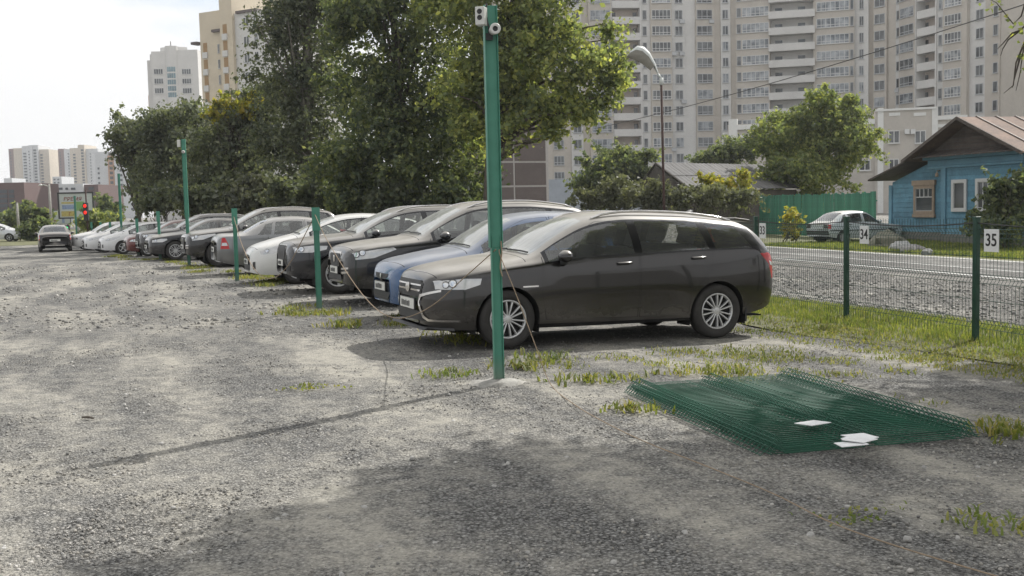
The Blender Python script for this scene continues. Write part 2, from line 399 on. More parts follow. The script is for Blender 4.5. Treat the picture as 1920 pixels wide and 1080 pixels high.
def make_car(name, sp, P, label, group=None, detail=1):
    """build a car at the origin: nose towards -x, its middle over the origin"""
    L, W = sp['L'], sp['W']; hull = Hull(sp, 92 if detail else 60, 9 if detail else 6)
    root = empty(name, label=label, cat='car', group=group); off = Vector((-L / 2, 0, 0))
    fx, rx, R = sp['fo'], sp['fo'] + sp['wb'], sp['R']; AR = R + sp.get('arch', .055)
    bm = bmesh.new(); xs, ts = hull.xs, hull.ts
    gv = [[bm.verts.new((x, t, 0)) for t in ts] for x in xs]
    for i in range(len(xs) - 1):
        for j in range(len(ts) - 1): bm.faces.new((gv[i][j], gv[i + 1][j], gv[i + 1][j + 1], gv[i][j + 1]))
    reg = []                                             # (class, outline, in side view?)
    for k, cx in enumerate((fx, rx)):
        na = 30; c = [(cx + AR * math.cos(2 * PI * i / na), R + AR * .98 * math.sin(2 * PI * i / na)) for i in range(na)]
        c = [(x, max(z, -.1)) for x, z in c]; reg.append(('arch', [(x, hull.t_of(x, z) if z > -.05 else -.3) for x, z in c]))
    for k, w in enumerate(sp['windows']):                # (x0 bottom, x1 bottom, x1 top, x0 top)
        a, b, c, d = w; reg.append(('window%d' % k, [(a, 2.10), (b, 2.10), (c, 2.86), (d, 2.86)]))
    a, b = sp['wind']; reg.append(('windscreen', [(a, 3.16), (a + .02, 4.3), (b, 4.3), (b - .04, 3.16)]))
    a, b = sp['back']; reg.append(('rear_window', [(a + .03, 3.16), (a, 4.3), (b, 4.3), (b - .02, 3.16)]))
    reg.append(('headlight', hull.side(sp['headlight'])));
    if 'tail' in sp: reg.append(('tail_light', hull.side(sp['tail'])))
    if sp.get('black_frames'): xa, xb = sp['windows'][0][0] - .05, sp['windows'][-1][1] + .06; xb += sp.get('black_tail', 0); reg.append(('black', [(xa, 2.05), (xb, 2.05), (sp['windows'][-1][2] + .09 + sp.get('black_tail', 0), 2.93), (xa, 2.93)]))
    doors = [hull.side(d, .12) for d in sp['doors']]
    for k, d in enumerate(doors): reg.append(('door%d' % k, shrink(d, .008))); reg.append(('seam', d))
    a, b = sp['hood']; hp = [(a, 2.5), (a - .02, 3.2), (a - .05, 4.3), (b, 4.3), (b, 2.55), (a + .5, 2.42)]
    reg.append(('bonnet', shrink(hp, .010))); reg.append(('seam', hp))
    if 'cut_b' in sp:
        z0, x1 = sp['cut_b']; reg.append(('bumper', hull.side([(-.1, -.1), (x1, -.1), (x1, z0 - .05), (x1 - .12, z0), (-.1, z0 - .02)])))
    if 'black' in sp: reg.append(('black', hull.side(sp['black'], .3)))
    for c, p in reg: cut(bm, p)
    bm.verts.index_update()
    pos = [hull.S(v.co.x, min(max(v.co.y, 0), 4)) + off for v in bm.verts]
    groups = {}
    for f in bm.faces:
        c = f.calc_center_median(); cl = 'body'
        for k, p in reg:
            if pip(c.x, c.y, p): cl = k; break
        groups.setdefault(cl, []).append([v.index for v in f.verts])
    ends = {e: [v.index for v in sorted([v for v in bm.verts if abs(v.co.x - xx) < 1e-6], key=lambda v: v.co.y)] for e, xx in (('bumper', 0.0), ('body', L))}
    bm.free()
    def half(cls, sd, mb, mi=0):
        ix = {}
        for f in groups.get(cls, []):
            o = []
            for i in f:
                if i not in ix: ix[i] = len(mb.v); p = pos[i]; mb.v.append(Vector((p.x, p.y * sd, p.z)))
                o.append(ix[i])
            mb.f.append(tuple(o) if sd < 0 else tuple(reversed(o))); mb.m.append(mi)
    body = MB()
    for sd in (1, -1):
        half('body', sd, body, 0); half('seam', sd, body, 1); half('black', sd, body, 1)
    def caps(e, mb):
        r = ends[e]
        for a, b in zip(r[:-1], r[1:]):
            A, B = pos[a], pos[b]; q = [A, B, Vector((B.x, -B.y, B.z)), Vector((A.x, -A.y, A.z))]
            mb.poly(q if e == 'bumper' else list(reversed(q)))
    caps('body', body)
    bo = body.build('body', [P, M['gloss']], root, True)
    def weld(o):
        b = bmesh.new(); b.from_mesh(o.data); bmesh.ops.remove_doubles(b, verts=b.verts, dist=2e-4); b.to_mesh(o.data); b.free(); o.data.polygons.foreach_set('use_smooth', [True] * len(o.data.polygons))
    weld(bo)
    for cls, nm, mt in (('bonnet', 'bonnet', P), ('windscreen', 'windscreen', M['wind']), ('rear_window', 'rear_window', M['glass']), ('bumper', 'front_bumper', P)):
        m = MB(); half(cls, 1, m); half(cls, -1, m)
        if cls == 'bumper' : caps('bumper', m)
        if m.f: weld(m.build(nm, mt, root, True))
    for sd in (1, -1):
        dr = []
        for k in range(len(doors)):
            m = MB(); half('door%d' % k, sd, m)
            if m.f:
                d = m.build('door', P, root, True); dr.append(d)
                x0, z0 = sp['handles'][k] if k < len(sp.get('handles', [])) else (None, None)
                if x0 is not None and detail:
                    h = hull.bvh.ray_cast(Vector((x0, 3 * sd, z0)), Vector((0, -sd, 0)))[0]
                    if h:
                        hm = MB(); y = h.y - off.y; X = h.x + off.x
                        hm.tube([(X - .09, y + sd * .0, z0), (X - .07, y + sd * .03, z0), (X + .07, y + sd * .03, z0 + .006), (X + .10, y, z0 + .006)], [.012, .016, .016, .012], 6)
                        hm.build('handle', P if sp.get('paint_handle', 1) else M['trim'], d, True)
        for k in range(len(sp['windows'])):
            m = MB(); half('window%d' % k, sd, m)
            if m.f: m.build('window', M['glass'], dr[k] if k < len(dr) else root, True)
        m = MB(); half('headlight', sd, m); ho = m.build('headlight', M['clear'], root, True)
        for (cx, cz, r_) in sp.get('lamps', []):                        # bowls seen through the lens
            h = hull.bvh.ray_cast(Vector((cx - 1.2, 1.5 * sd, cz)), Vector((1.2, -(1.5 - W * .40) * sd, 0)).normalized())
            if h[0] is not None:
                d = h[1] if h[1].dot(Vector((-1, sd, 0))) > 0 else -h[1]
                q = d.to_track_quat('Y', 'Z').to_matrix().to_4x4(); q.translation = h[0] + off + d * .004
                l = MB(); l.lathe([(0, r_ * 1.12), (.006, r_ * 1.06), (.006, r_ * .92)], 18, M=q); l.lathe([(.006, r_ * .92), (.002, r_ * .5), (.004, 0)], 18, mi=1, M=q)
                l.build('lamp_bowl', [M['trim'], M['silver']], ho, True)
        if 'tail' in sp:
            m = MB(); half('tail_light', sd, m); to = m.build('tail_light', M['red'], root, True)
            if 'tailclear' in sp:
                c = hull.drape(sp['tailclear'], 'left' if sd > 0 else 'right', .004); c.v = [v + off for v in c.v]; c.build('reversing_lamp', M['clear'], to, True)
        # wheels, wells, arch lips
        for cx in (fx, rx):
            m = MB(); yo = hull.S(cx, .9).y
            n = 20; A = [(math.cos(PI * i / n - .0), math.sin(PI * i / n)) for i in range(n + 1)]
            prof = [(cx + off.x + AR * 1.0 * c, R + AR * .98 * s_) for c, s_ in A]
            prof = [(prof[0][0], .16)] + prof + [(prof[-1][0], .16)]
            def yhull(X, Z):
                h = hull.bvh.ray_cast(Vector((X - off.x, 3, max(Z, .24))), Vector((0, -1, 0)))[0]; return h.y if h else yo
            for (p, q) in zip(prof[:-1], prof[1:]):
                ya, yb = yhull(*p) + .002, yhull(*q) + .002
                m.quad((p[0], sd * ya, p[1]), (q[0], sd * yb, q[1]), (q[0], sd * (yo - .34), q[1]), (p[0], sd * (yo - .34), p[1]), 0)
                if sp.get('lip', 0):
                    def o_(p, k): return (cx + off.x + (p[0] - cx - off.x) * k, R + (p[1] - R) * k if p[1] > R else p[1])
                    w = 1 + sp['lip'] / AR; a2, b2 = o_(p, w), o_(q, w)
                    m.quad((p[0], sd * (ya + .006), p[1]), (q[0], sd * (yb + .006), q[1]), (b2[0], sd * (yhull(*b2) + .004), b2[1]), (a2[0], sd * (yhull(*a2) + .004), a2[1]), 0)
            m.poly([(p[0], sd * (yo - .34), p[1]) for p in prof], 0)
            m.build('wheel_arch', M['trim'] if sp.get('lip', 0) else M['dark'], root, True)
        me = sp['_wheels']
        for cx in (fx, rx):
            w = link(bpy.data.objects.new('wheel', me[0]), root); y = hull.S(cx, .9).y
            w.location = (cx + off.x, sd * (y - .115), R); w.rotation_euler = (0, random.uniform(0, 6), 0 if sd < 0 else PI)
            r = link(bpy.data.objects.new('rim', me[1]), w)
        # mirror
        mx, mzz = sp['mirror']; h = hull.bvh.ray_cast(Vector((mx, 3 * sd, mzz)), Vector((0, -sd, 0)))[0]
        if h:
            m = MB(); c = Vector((mx + off.x, h.y + sd * .10, mzz + .055)); ring = []
            for a in range(7):
                u = a / 6; ww = math.sin(PI * min(max(u, .06), .94))**.45; X = -.085 + .15 * u
                for b in range(10):
                    an = 2 * PI * b / 10; m.v.append(c + Vector((X, sd * .105 * ww * math.cos(an), .068 * ww * math.sin(an) * (1.15 if math.sin(an) > 0 else .9))))
            for a in range(6):
                for b in range(10): m.f.append((a * 10 + b, a * 10 + (b + 1) % 10, a * 10 + 10 + (b + 1) % 10, a * 10 + 10 + b)); m.m.append(0)
            m.f.append(tuple(range(9, -1, -1))); m.m.append(0); m.f.append(tuple(range(60, 70))); m.m.append(1)
            m.box(mx + off.x - .03, min(h.y * 1 - sd * .03, h.y + sd * .06), mzz - .03, mx + off.x + .03, max(h.y - sd * .03, h.y + sd * .06), mzz + .02, 1)
            m.build('mirror', [sp.get('mirror_paint', P), M['trim']], root, True)
    # underbody
    m = MB(); yb = W / 2 - .16
    m.box(-L / 2 + .18, -yb + .1, sp['zs'][2][1] + .015, L / 2 - .15, yb - .1, sp['zs'][2][1] + .03); m.box(fx + off.x + AR + .04, -yb, sp['zs'][2][1] + .0, rx + off.x - AR - .04, yb, sp['zs'][2][1] + .01)
    m.build('underbody', M['dark'], root)
    # cabin
    if detail:
        zf = sp['zs'][2][1] + .12; sx = sp['seat_x']
        for sd in (1, -1):
            s_ = seat_mesh(.25); o = s_.build('front_seat', M['seat'], root, bevel=.03); o.location = (sx + off.x, sd * .37, zf + .10)
        s_ = seat_mesh(.6, 2); o = s_.build('rear_seat', M['seat'], root, bevel=.03); o.location = (sx + .85 + off.x, 0, zf + .12)
        m = MB(); dz = sp['zb'][4][1] if len(sp['zb']) > 4 else .95
        m.box(sp['wind'][0] + .12 + off.x, -W * .39, zf + .3, sp['wind'][0] + .6 + off.x, W * .39, sp['dash']); m.build('dashboard', M['seat'], root, bevel=.05)
        m = MB(); q = Matrix.Translation((sx - .42 + off.x, -.37, sp['dash'] + .0)) @ Matrix.Rotation(math.radians(65), 4, 'Y')
        m.tube([q @ Vector((.18 * math.cos(a), .18 * math.sin(a), 0)) for a in np.linspace(0, 2 * PI, 20)], .014, 6); m.build('steering_wheel', M['trim'], root, True)
        for sd in (1, -1):                                               # wipers at the foot of the screen
            x0 = sp['wind'][0] - .02
            m = MB(); pts = []
            for i in range(8):
                y = sd * .06 + (i / 7) * .55 * (1 if sd > 0 else 1) - (0 if sd > 0 else .5)
                h = hull.bvh.ray_cast(Vector((x0 + .05 - .02 * i / 7, y, 3)), Vector((0, 0, -1)))[0]
                if h: pts.append(h + off + Vector((0, 0, .018)))
            if len(pts) > 2: m.tube(pts, .010, 5); m.build('wiper', M['trim'], root)
    if sp.get('rails'):
        x0, x1 = sp['rails']
        for sd in (1, -1):
            m = MB(); pts = []
            for i in range(15):
                x = x0 + (x1 - x0) * i / 14; p = hull.S(x, 3.12); k = math.sin(PI * i / 14)**.35
                pts.append((x + off.x, sd * p.y, p.z + .004 + .036 * k))
            m.tube(pts, .016, 8); m.build('roof_rail', M[sp.get('rail_mat', 'chrome')], root, True)
    for (nm, axis, poly, mt, o_) in sp.get('drapes', []):
        polys = [poly]
        if axis == 'front2': polys = [poly, [(-a, b) for a, b in reversed(poly)]]; axis = 'front'
        if axis == 'sides':
            for ax in ('left', 'right'):
                c = hull.drape(poly, ax, o_); c.v = [v + off for v in c.v]; c.build(nm, M[mt] if isinstance(mt, str) else P, root, True)
            continue
        for pl in polys:
            c = hull.drape(pl, axis, o_); c.v = [v + off for v in c.v]; c.build(nm, M[mt] if isinstance(mt, str) else P, root, True)
    for (axis, z, y0) in sp.get('plates', []):
        sg = -1 if axis == 'front' else 1
        h = hull.bvh.ray_cast(Vector((-1 if sg < 0 else L + 1, y0, z)), Vector((-sg, 0, 0)))[0]
        X = (h.x if h else (0 if sg < 0 else L)) + off.x + sg * .02
        m = MB(); m.box(X - .01, y0 - .26, z - .056, X + .01, y0 + .26, z + .056); po = m.build('licence_plate', M['plate'], root)
        m = MB(); m.box(X - .014, y0 - .272, z - .066, X + .006 if sg < 0 else X + .004, y0 + .272, z + .066) if sg > 0 else m.box(X - .004, y0 - .272, z - .066, X + .014, y0 + .272, z + .066); m.build('frame', M['trim'], po)
        m = MB(); y = y0 - .2
        for w in (.035, .03, .03, .03, .035, .035): 
            yy = y * sg; m.box(X + sg * .0105, min(yy, yy + w * sg), z - .035, X + sg * .0135, max(yy, yy + w * sg), z + .035 * random.uniform(.5, 1)); y += w + .022
        m.build('marking', M['ink'], po)
    root['_hull'] = 0
    del root['_hull']
    return root, hull
def put(root, u, w, L, yaw=0, flip=False):
    """stand a car in the row: u along the row, w its nose behind the line of posts"""
    a = math.atan2(WD.y, WD.x) + yaw; c = rc(u, w) + Vector((math.cos(a), math.sin(a), 0)) * (L / 2)
    root.location = (c.x, c.y, gz(c.x, c.y)); d = .8
    zf, zr_ = gz(c.x - math.cos(a) * d, c.y - math.sin(a) * d), gz(c.x + math.cos(a) * d, c.y + math.sin(a) * d)
    p = math.atan2(zf - zr_, 2 * d)
    root.rotation_euler = (0, -p if flip else p, a + (PI if flip else 0))
def copy_car(root, P, old, name=None, label=None):
    def cp(o, par):
        c = o.copy()
        if o.data is not None and any(m == old for m in o.data.materials):
            c.data = o.data.copy()
            for i, m in enumerate(c.data.materials):
                if m == old: c.data.materials[i] = P
        link(c); c.parent = par
        for ch in o.children: cp(ch, c)
        return c
    r = cp(root, None)
    if label: r['label'] = label
    return r
WAGON = dict(black_frames=1, black_tail=.12, L=4.41, W=1.764, fo=.86, wb=2.635, R=.318, arch=.045,
  hw=[(0, .40), (.04, .54), (.1, .65), (.22, .755), (.45, .835), (.9, .872), (2, .882), (3.5, .875), (4.0, .85), (4.22, .80), (4.35, .72), (4.41, .62)],
  zs=[(0, .27), (.2, .215), (.5, .21), (1, .21), (3.5, .23), (4.1, .30), (4.41, .40)],
  zb=[(0, .58), (.05, .68), (.15, .745), (.4, .80), (1.0, .885), (1.4, .92), (2.5, .965), (3.5, 1.01), (4.1, 1.03), (4.3, .98), (4.41, .82)],
  zt=[(0, .66), (.03, .76), (.08, .815), (.2, .865), (.5, .93), (.9, .985), (1.16, 1.02), (1.5, 1.215), (1.85, 1.395), (2.1, 1.462), (2.45, 1.49), (3.1, 1.475), (3.6, 1.435), (3.98, 1.385), (4.06, 1.345), (4.2, 1.215), (4.33, 1.07), (4.39, .97), (4.41, .86)],
  windows=[(1.34, 2.40, 2.38, 1.34), (2.50, 3.38, 3.30, 2.49), (3.47, 4.00, 3.80, 3.42)], wind=(1.17, 1.93), back=(4.09, 4.32), hood=(.12, 1.09),
  headlight=[(.10, .65), (.38, .65), (.54, .70), (.56, .765), (.38, .765), (.09, .735)],
  tail=[(4.10, .985), (4.26, .99), (4.42, .88), (4.42, .66), (4.31, .68), (4.24, .86)], tailclear=[(4.25, .90), (4.36, .86), (4.37, .82), (4.27, .85)],
  doors=[[(1.30, .30), (2.44, .29), (2.45, .97), (2.43, 1.39), (2.0, 1.365), (1.6, 1.17), (1.27, .98), (1.24, .6)], [(2.455, .29), (3.10, .30), (3.13, .55), (3.40, .80), (3.43, 1.02), (3.36, 1.365), (2.46, 1.385), (2.46, .97)]],
  handles=[(2.25, .90), (3.22, .945)], mirror=(1.50, .93), seat_x=2.05, dash=.98, cut_b=(.655, .47), black=[(.9, -.1), (3.6, -.1), (3.6, .255), (.9, .255)],
  lamps=[(.33, .715, .042), (.21, .70, .036)], rails=(2.0, 3.85), plates=[('front', .47, 0)],
  drapes=[('grille', 'front', [(-.42, .57), (-.30, .545), (.30, .545), (.42, .57), (.45, .70), (.40, .735), (-.40, .735), (-.45, .70)], 'trim', .005),
          ('grille_slat', 'front', [(-.40, .615), (.40, .615), (.41, .635), (-.41, .635)], 'chrome', .012), ('grille_slat', 'front', [(-.42, .675), (.42, .675), (.42, .692), (-.42, .692)], 'chrome', .012),
          ('emblem', 'front', [(.075 * math.cos(a), .645 + .055 * math.sin(a)) for a in np.linspace(0, 2 * PI, 15)[:-1]], 'chrome', .022),
          ('chrome_strip', 'front2', [(.70, .625), (.44, .56), (.40, .50), (.50, .355), (.56, .325), (.78, .322), (.78, .30), (.54, .30), (.47, .335), (.365, .49), (.41, .585), (.70, .648)], 'chrome', .014),
          ('lower_grille', 'front', [(-.40, .40), (.40, .40), (.50, .30), (-.50, .30)], 'trim', .005), ('side_repeater', 'sides', [(1.02, .66), (1.20, .665), (1.20, .68), (1.02, .675)], 'chrome', .004)])
HATCH = dict(L=4.08, W=1.68, fo=.78, wb=2.49, R=.29, arch=.05,
  hw=[(0, .42), (.04, .58), (.1, .68), (.25, .77), (.5, .81), (1, .835), (2, .84), (3.3, .83), (3.8, .78), (4.0, .70), (4.08, .60)],
  zs=[(0, .26), (.2, .22), (.5, .20), (1, .20), (3.3, .22), (4.08, .36)],
  zb=[(0, .56), (.05, .66), (.2, .74), (.5, .80), (1.0, .87), (1.4, .90), (2.5, .93), (3.5, .96), (3.9, .95), (4.08, .8)],
  zt=[(0, .62), (.03, .72), (.08, .78), (.2, .84), (.5, .91), (.9, .98), (1.06, 1.01), (1.4, 1.22), (1.72, 1.40), (2.0, 1.47), (2.4, 1.50), (3.0, 1.485), (3.5, 1.42), (3.72, 1.36), (3.95, 1.05), (4.02, .95), (4.08, .84)],
  windows=[(1.22, 2.22, 2.20, 1.22), (2.32, 3.12, 3.02, 2.31), (3.20, 3.62, 3.42, 3.14)], wind=(1.07, 1.78), back=(3.70, 3.95), hood=(.14, 1.0),
  headlight=[(.09, .60), (.40, .60), (.58, .70), (.56, .745), (.35, .725), (.12, .66)], tail=[(3.86, .95), (4.09, .86), (4.09, .7), (3.95, .7)],
  doors=[[(1.2, .3), (2.26, .28), (2.27, .93), (2.25, 1.42), (1.9, 1.39), (1.5, 1.2), (1.17, .93), (1.16, .6)], [(2.275, .28), (2.9, .3), (2.95, .52), (3.14, .74), (3.16, .95), (3.08, 1.39), (2.28, 1.42), (2.28, .93)]],
  handles=[(2.08, .86), (3.0, .89)], mirror=(1.40, .90), seat_x=1.9, dash=.95, cut_b=(.585, .42), lamps=[(.28, .655, .045)], plates=[('front', .47, 0)],
  drapes=[('grille', 'front', [(-.30, .60), (-.2, .575), (.2, .575), (.30, .60), (.33, .645), (-.33, .645)], 'trim', .005),
          ('emblem', 'front', [(.04 * math.cos(a), .612 + .032 * math.sin(a)) for a in np.linspace(0, 2 * PI, 13)[:-1]], 'chrome', .015),
          ('lower_grille', 'front', [(-.44, .40), (.44, .40), (.34, .29), (-.34, .29)], 'trim', .005), ('grille_slat', 'front', [(-.40, .355), (.40, .355), (.39, .368), (-.39, .368)], 'ink', .012), ('grille_slat', 'front', [(-.37, .32), (.37, .32), (.36, .332), (-.36, .332)], 'ink', .012)])
SUV = dict(black_frames=1, L=4.63, W=1.89, fo=.87, wb=2.80, R=.365, arch=.055, lip=0,
  hw=[(0, .55), (.04, .70), (.1, .80), (.22, .87), (.45, .915), (.9, .938), (2, .945), (3.7, .94), (4.2, .90), (4.45, .83), (4.57, .76), (4.63, .68)],
  zs=[(0, .36), (.2, .29), (.5, .28), (1, .28), (3.7, .30), (4.3, .38), (4.63, .48)],
  zb=[(0, .68), (.05, .79), (.15, .86), (.4, .92), (1.0, .99), (1.4, 1.03), (2.5, 1.07), (3.6, 1.11), (4.2, 1.12), (4.5, 1.05), (4.63, .88)],
  zt=[(0, .80), (.03, .89), (.08, .945), (.2, .985), (.5, 1.035), (.9, 1.08), (1.25, 1.115), (1.6, 1.31), (1.95, 1.49), (2.2, 1.575), (2.6, 1.625), (3.1, 1.635), (3.7, 1.60), (4.18, 1.54), (4.28, 1.46), (4.48, 1.16), (4.57, 1.04), (4.63, .92)],
  windows=[(1.44, 2.55, 2.53, 1.44), (2.65, 3.52, 3.45, 2.64), (3.62, 4.20, 3.95, 3.56)], wind=(1.26, 2.03), back=(4.27, 4.50), hood=(.12, 1.18),
  headlight=[(.10, .76), (.40, .765), (.66, .82), (.68, .885), (.42, .89), (.08, .855)], tail=[(4.35, 1.05), (4.64, .98), (4.64, .84), (4.42, .84)],
  doors=[[(1.38, .38), (2.59, .37), (2.60, 1.07), (2.58, 1.55), (2.1, 1.52), (1.7, 1.30), (1.35, 1.06), (1.32, .7)], [(2.605, .37), (3.25, .38), (3.28, .62), (3.50, .88), (3.56, 1.11), (3.50, 1.53), (2.61, 1.55), (2.61, 1.07)]],
  handles=[(2.38, .98), (3.34, 1.02)], mirror=(1.58, 1.05), seat_x=2.15, dash=1.08, cut_b=(.74, .46), lamps=[(.36, .825, .048), (.22, .815, .042)], rails=(2.1, 4.0), plates=[('front', .56, 0)],
  drapes=[('grille_frame', 'front', [(-.40, .90), (-.43, .80), (-.34, .50), (.34, .50), (.43, .80), (.40, .90)], 'chrome', .006), ('grille', 'front', [(-.365, .885), (-.395, .80), (-.31, .525), (.31, .525), (.395, .80), (.365, .885)], 'trim', .012),
          ('lower_grille', 'front2', [(.46, .50), (.70, .52), (.68, .42), (.50, .40)], 'trim', .006)])
SUV2 = dict(SUV); SUV2.update(L=4.65,
  zt=[(0, .78), (.03, .88), (.08, .93), (.2, .975), (.5, 1.03), (.9, 1.075), (1.2, 1.11), (1.55, 1.32), (1.9, 1.52), (2.15, 1.62), (2.6, 1.68), (3.1, 1.69), (3.7, 1.65), (4.18, 1.57), (4.28, 1.48), (4.48, 1.16), (4.59, 1.04), (4.65, .92)],
  hw=SUV['hw'][:-1] + [(4.65, .68)], zs=SUV['zs'][:-1] + [(4.65, .48)], zb=SUV['zb'][:-1] + [(4.65, .88)], rw=.33,
  headlight=[(.14, .74), (.42, .77), (.78, .90), (.74, .935), (.45, .90), (.10, .845)], lamps=[(.40, .85, .045), (.26, .82, .045)],
  drapes=[('grille_frame', 'front', [(-.36, .86), (-.40, .82), (-.26, .60), (.26, .60), (.40, .82), (.36, .86)], 'chrome', .006), ('grille', 'front', [(-.33, .83), (-.355, .805), (-.235, .63), (.235, .63), (.355, .805), (.33, .83)], 'trim', .012),
          ('emblem', 'front', [(.06 * math.cos(a), .74 + .06 * math.sin(a)) for a in np.linspace(0, 2 * PI, 13)[:-1]], 'chrome', .02),
          ('chrome_strip', 'front2', [(.46, .60), (.72, .62), (.72, .59), (.46, .57)], 'chrome', .008), ('chrome_strip', 'front2', [(.46, .54), (.72, .555), (.72, .525), (.46, .505)], 'chrome', .008), ('lower_grille', 'front', [(-.42, .49), (.42, .49), (.5, .40), (-.5, .40)], 'trim', .006)])
LIFT = dict(black_frames=1, L=4.42, W=1.745, fo=.92, wb=2.70, R=.31, arch=.045,
  hw=[(0, .40), (.04, .56), (.1, .67), (.25, .78), (.5, .835), (1, .862), (2, .872), (3.6, .86), (4.1, .81), (4.33, .73), (4.42, .62)],
  zs=[(0, .24), (.2, .20), (.5, .19), (1, .19), (3.6, .22), (4.42, .40)],
  zb=[(0, .56), (.06, .66), (.2, .73), (.5, .81), (1.0, .89), (1.4, .92), (2.5, .96), (3.5, 1.0), (4.1, 1.02), (4.42, .84)],
  zt=[(0, .62), (.03, .70), (.08, .755), (.2, .82), (.5, .92), (.85, 1.01), (1.0, 1.05), (1.4, 1.24), (1.8, 1.40), (2.1, 1.465), (2.5, 1.49), (3.0, 1.465), (3.6, 1.36), (4.05, 1.22), (4.2, 1.14), (4.3, 1.02), (4.42, .86)],
  windows=[(1.25, 2.35, 2.33, 1.25), (2.45, 3.30, 3.18, 2.44), (3.38, 3.72, 3.5, 3.32)], wind=(1.0, 1.84), back=(3.55, 4.15), hood=(.12, .95),
  headlight=[(.18, .62), (.42, .64), (.80, .80), (.78, .835), (.5, .80), (.16, .69)], tail=[(4.15, .98), (4.43, .86), (4.43, .7), (4.25, .7)],
  doors=[[(1.3, .3), (2.39, .28), (2.40, .96), (2.38, 1.41), (1.9, 1.37), (1.5, 1.2), (1.27, .95), (1.25, .6)], [(2.405, .28), (3.05, .3), (3.1, .55), (3.32, .8), (3.34, 1.0), (3.24, 1.36), (2.41, 1.41), (2.41, .96)]],
  handles=[(2.2, .88), (3.15, .92)], mirror=(1.45, .92), seat_x=2.0, dash=.98, cut_b=(.60, .45), lamps=[(.42, .70, .04)], plates=[('front', .46, 0)],
  drapes=[('upper_grille', 'front', [(-.26, .60), (.26, .60), (.22, .565), (-.22, .565)], 'trim', .005), ('lower_grille', 'front', [(-.42, .40), (.42, .40), (.36, .28), (-.36, .28)], 'trim', .005), ('fog_lamp', 'front2', [(.55, .46), (.64, .47), (.63, .32), (.55, .30)], 'trim', .005)])
SEDAN = dict(L=4.38, W=1.70, fo=.82, wb=2.52, R=.30, arch=.05,
  hw=[(0, .44), (.04, .60), (.1, .69), (.25, .78), (.5, .82), (1, .842), (2, .85), (3.3, .845), (3.9, .82), (4.2, .78), (4.33, .72), (4.38, .62)],
  zs=[(0, .26), (.2, .22), (.5, .20), (1, .20), (3.4, .22), (4.1, .28), (4.38, .36)],
  zb=[(0, .56), (.05, .66), (.2, .74), (.5, .80), (1.0, .86), (1.4, .89), (2.5, .93), (3.3, .95), (4.0, .95), (4.25, .93), (4.38, .80)],
  zt=[(0, .62), (.03, .72), (.08, .78), (.2, .83), (.5, .88), (.9, .93), (1.15, .965), (1.5, 1.16), (1.85, 1.34), (2.1, 1.40), (2.45, 1.425), (2.9, 1.40), (3.2, 1.33), (3.55, 1.14), (3.78, 1.025), (3.95, 1.01), (4.2, 1.0), (4.30, .97), (4.36, .90), (4.38, .82)],
  windows=[(1.32, 2.24, 2.22, 1.32), (2.34, 3.05, 2.98, 2.33), (3.12, 3.45, 3.22, 3.06)], wind=(1.16, 1.88), back=(3.12, 3.72), hood=(.14, 1.08),
  headlight=[(.09, .60), (.40, .61), (.56, .68), (.54, .725), (.35, .72), (.10, .67)], tail=[(4.20, .91), (4.27, .90), (4.31, .64), (4.10, .645), (4.14, .78)], tailclear=[(4.17, .79), (4.27, .79), (4.285, .72), (4.145, .72)],
  doors=[[(1.25, .3), (2.28, .28), (2.29, .93), (2.27, 1.35), (1.95, 1.33), (1.55, 1.13), (1.22, .92), (1.2, .6)], [(2.295, .28), (2.95, .3), (3.0, .52), (3.18, .74), (3.2, .95), (3.05, 1.28), (2.30, 1.35), (2.30, .93)]],
  handles=[(2.1, .86), (3.0, .88)], mirror=(1.45, .89), seat_x=1.95, dash=.93, cut_b=(.59, .42), lamps=[(.28, .665, .04)], plates=[('front', .45, 0), ('rear', .62, 0)],
  drapes=[('grille', 'front', [(-.34, .58), (.34, .58), (.36, .66), (-.36, .66)], 'trim', .005), ('lower_grille', 'front', [(-.42, .38), (.42, .38), (.36, .29), (-.36, .29)], 'trim', .005)])
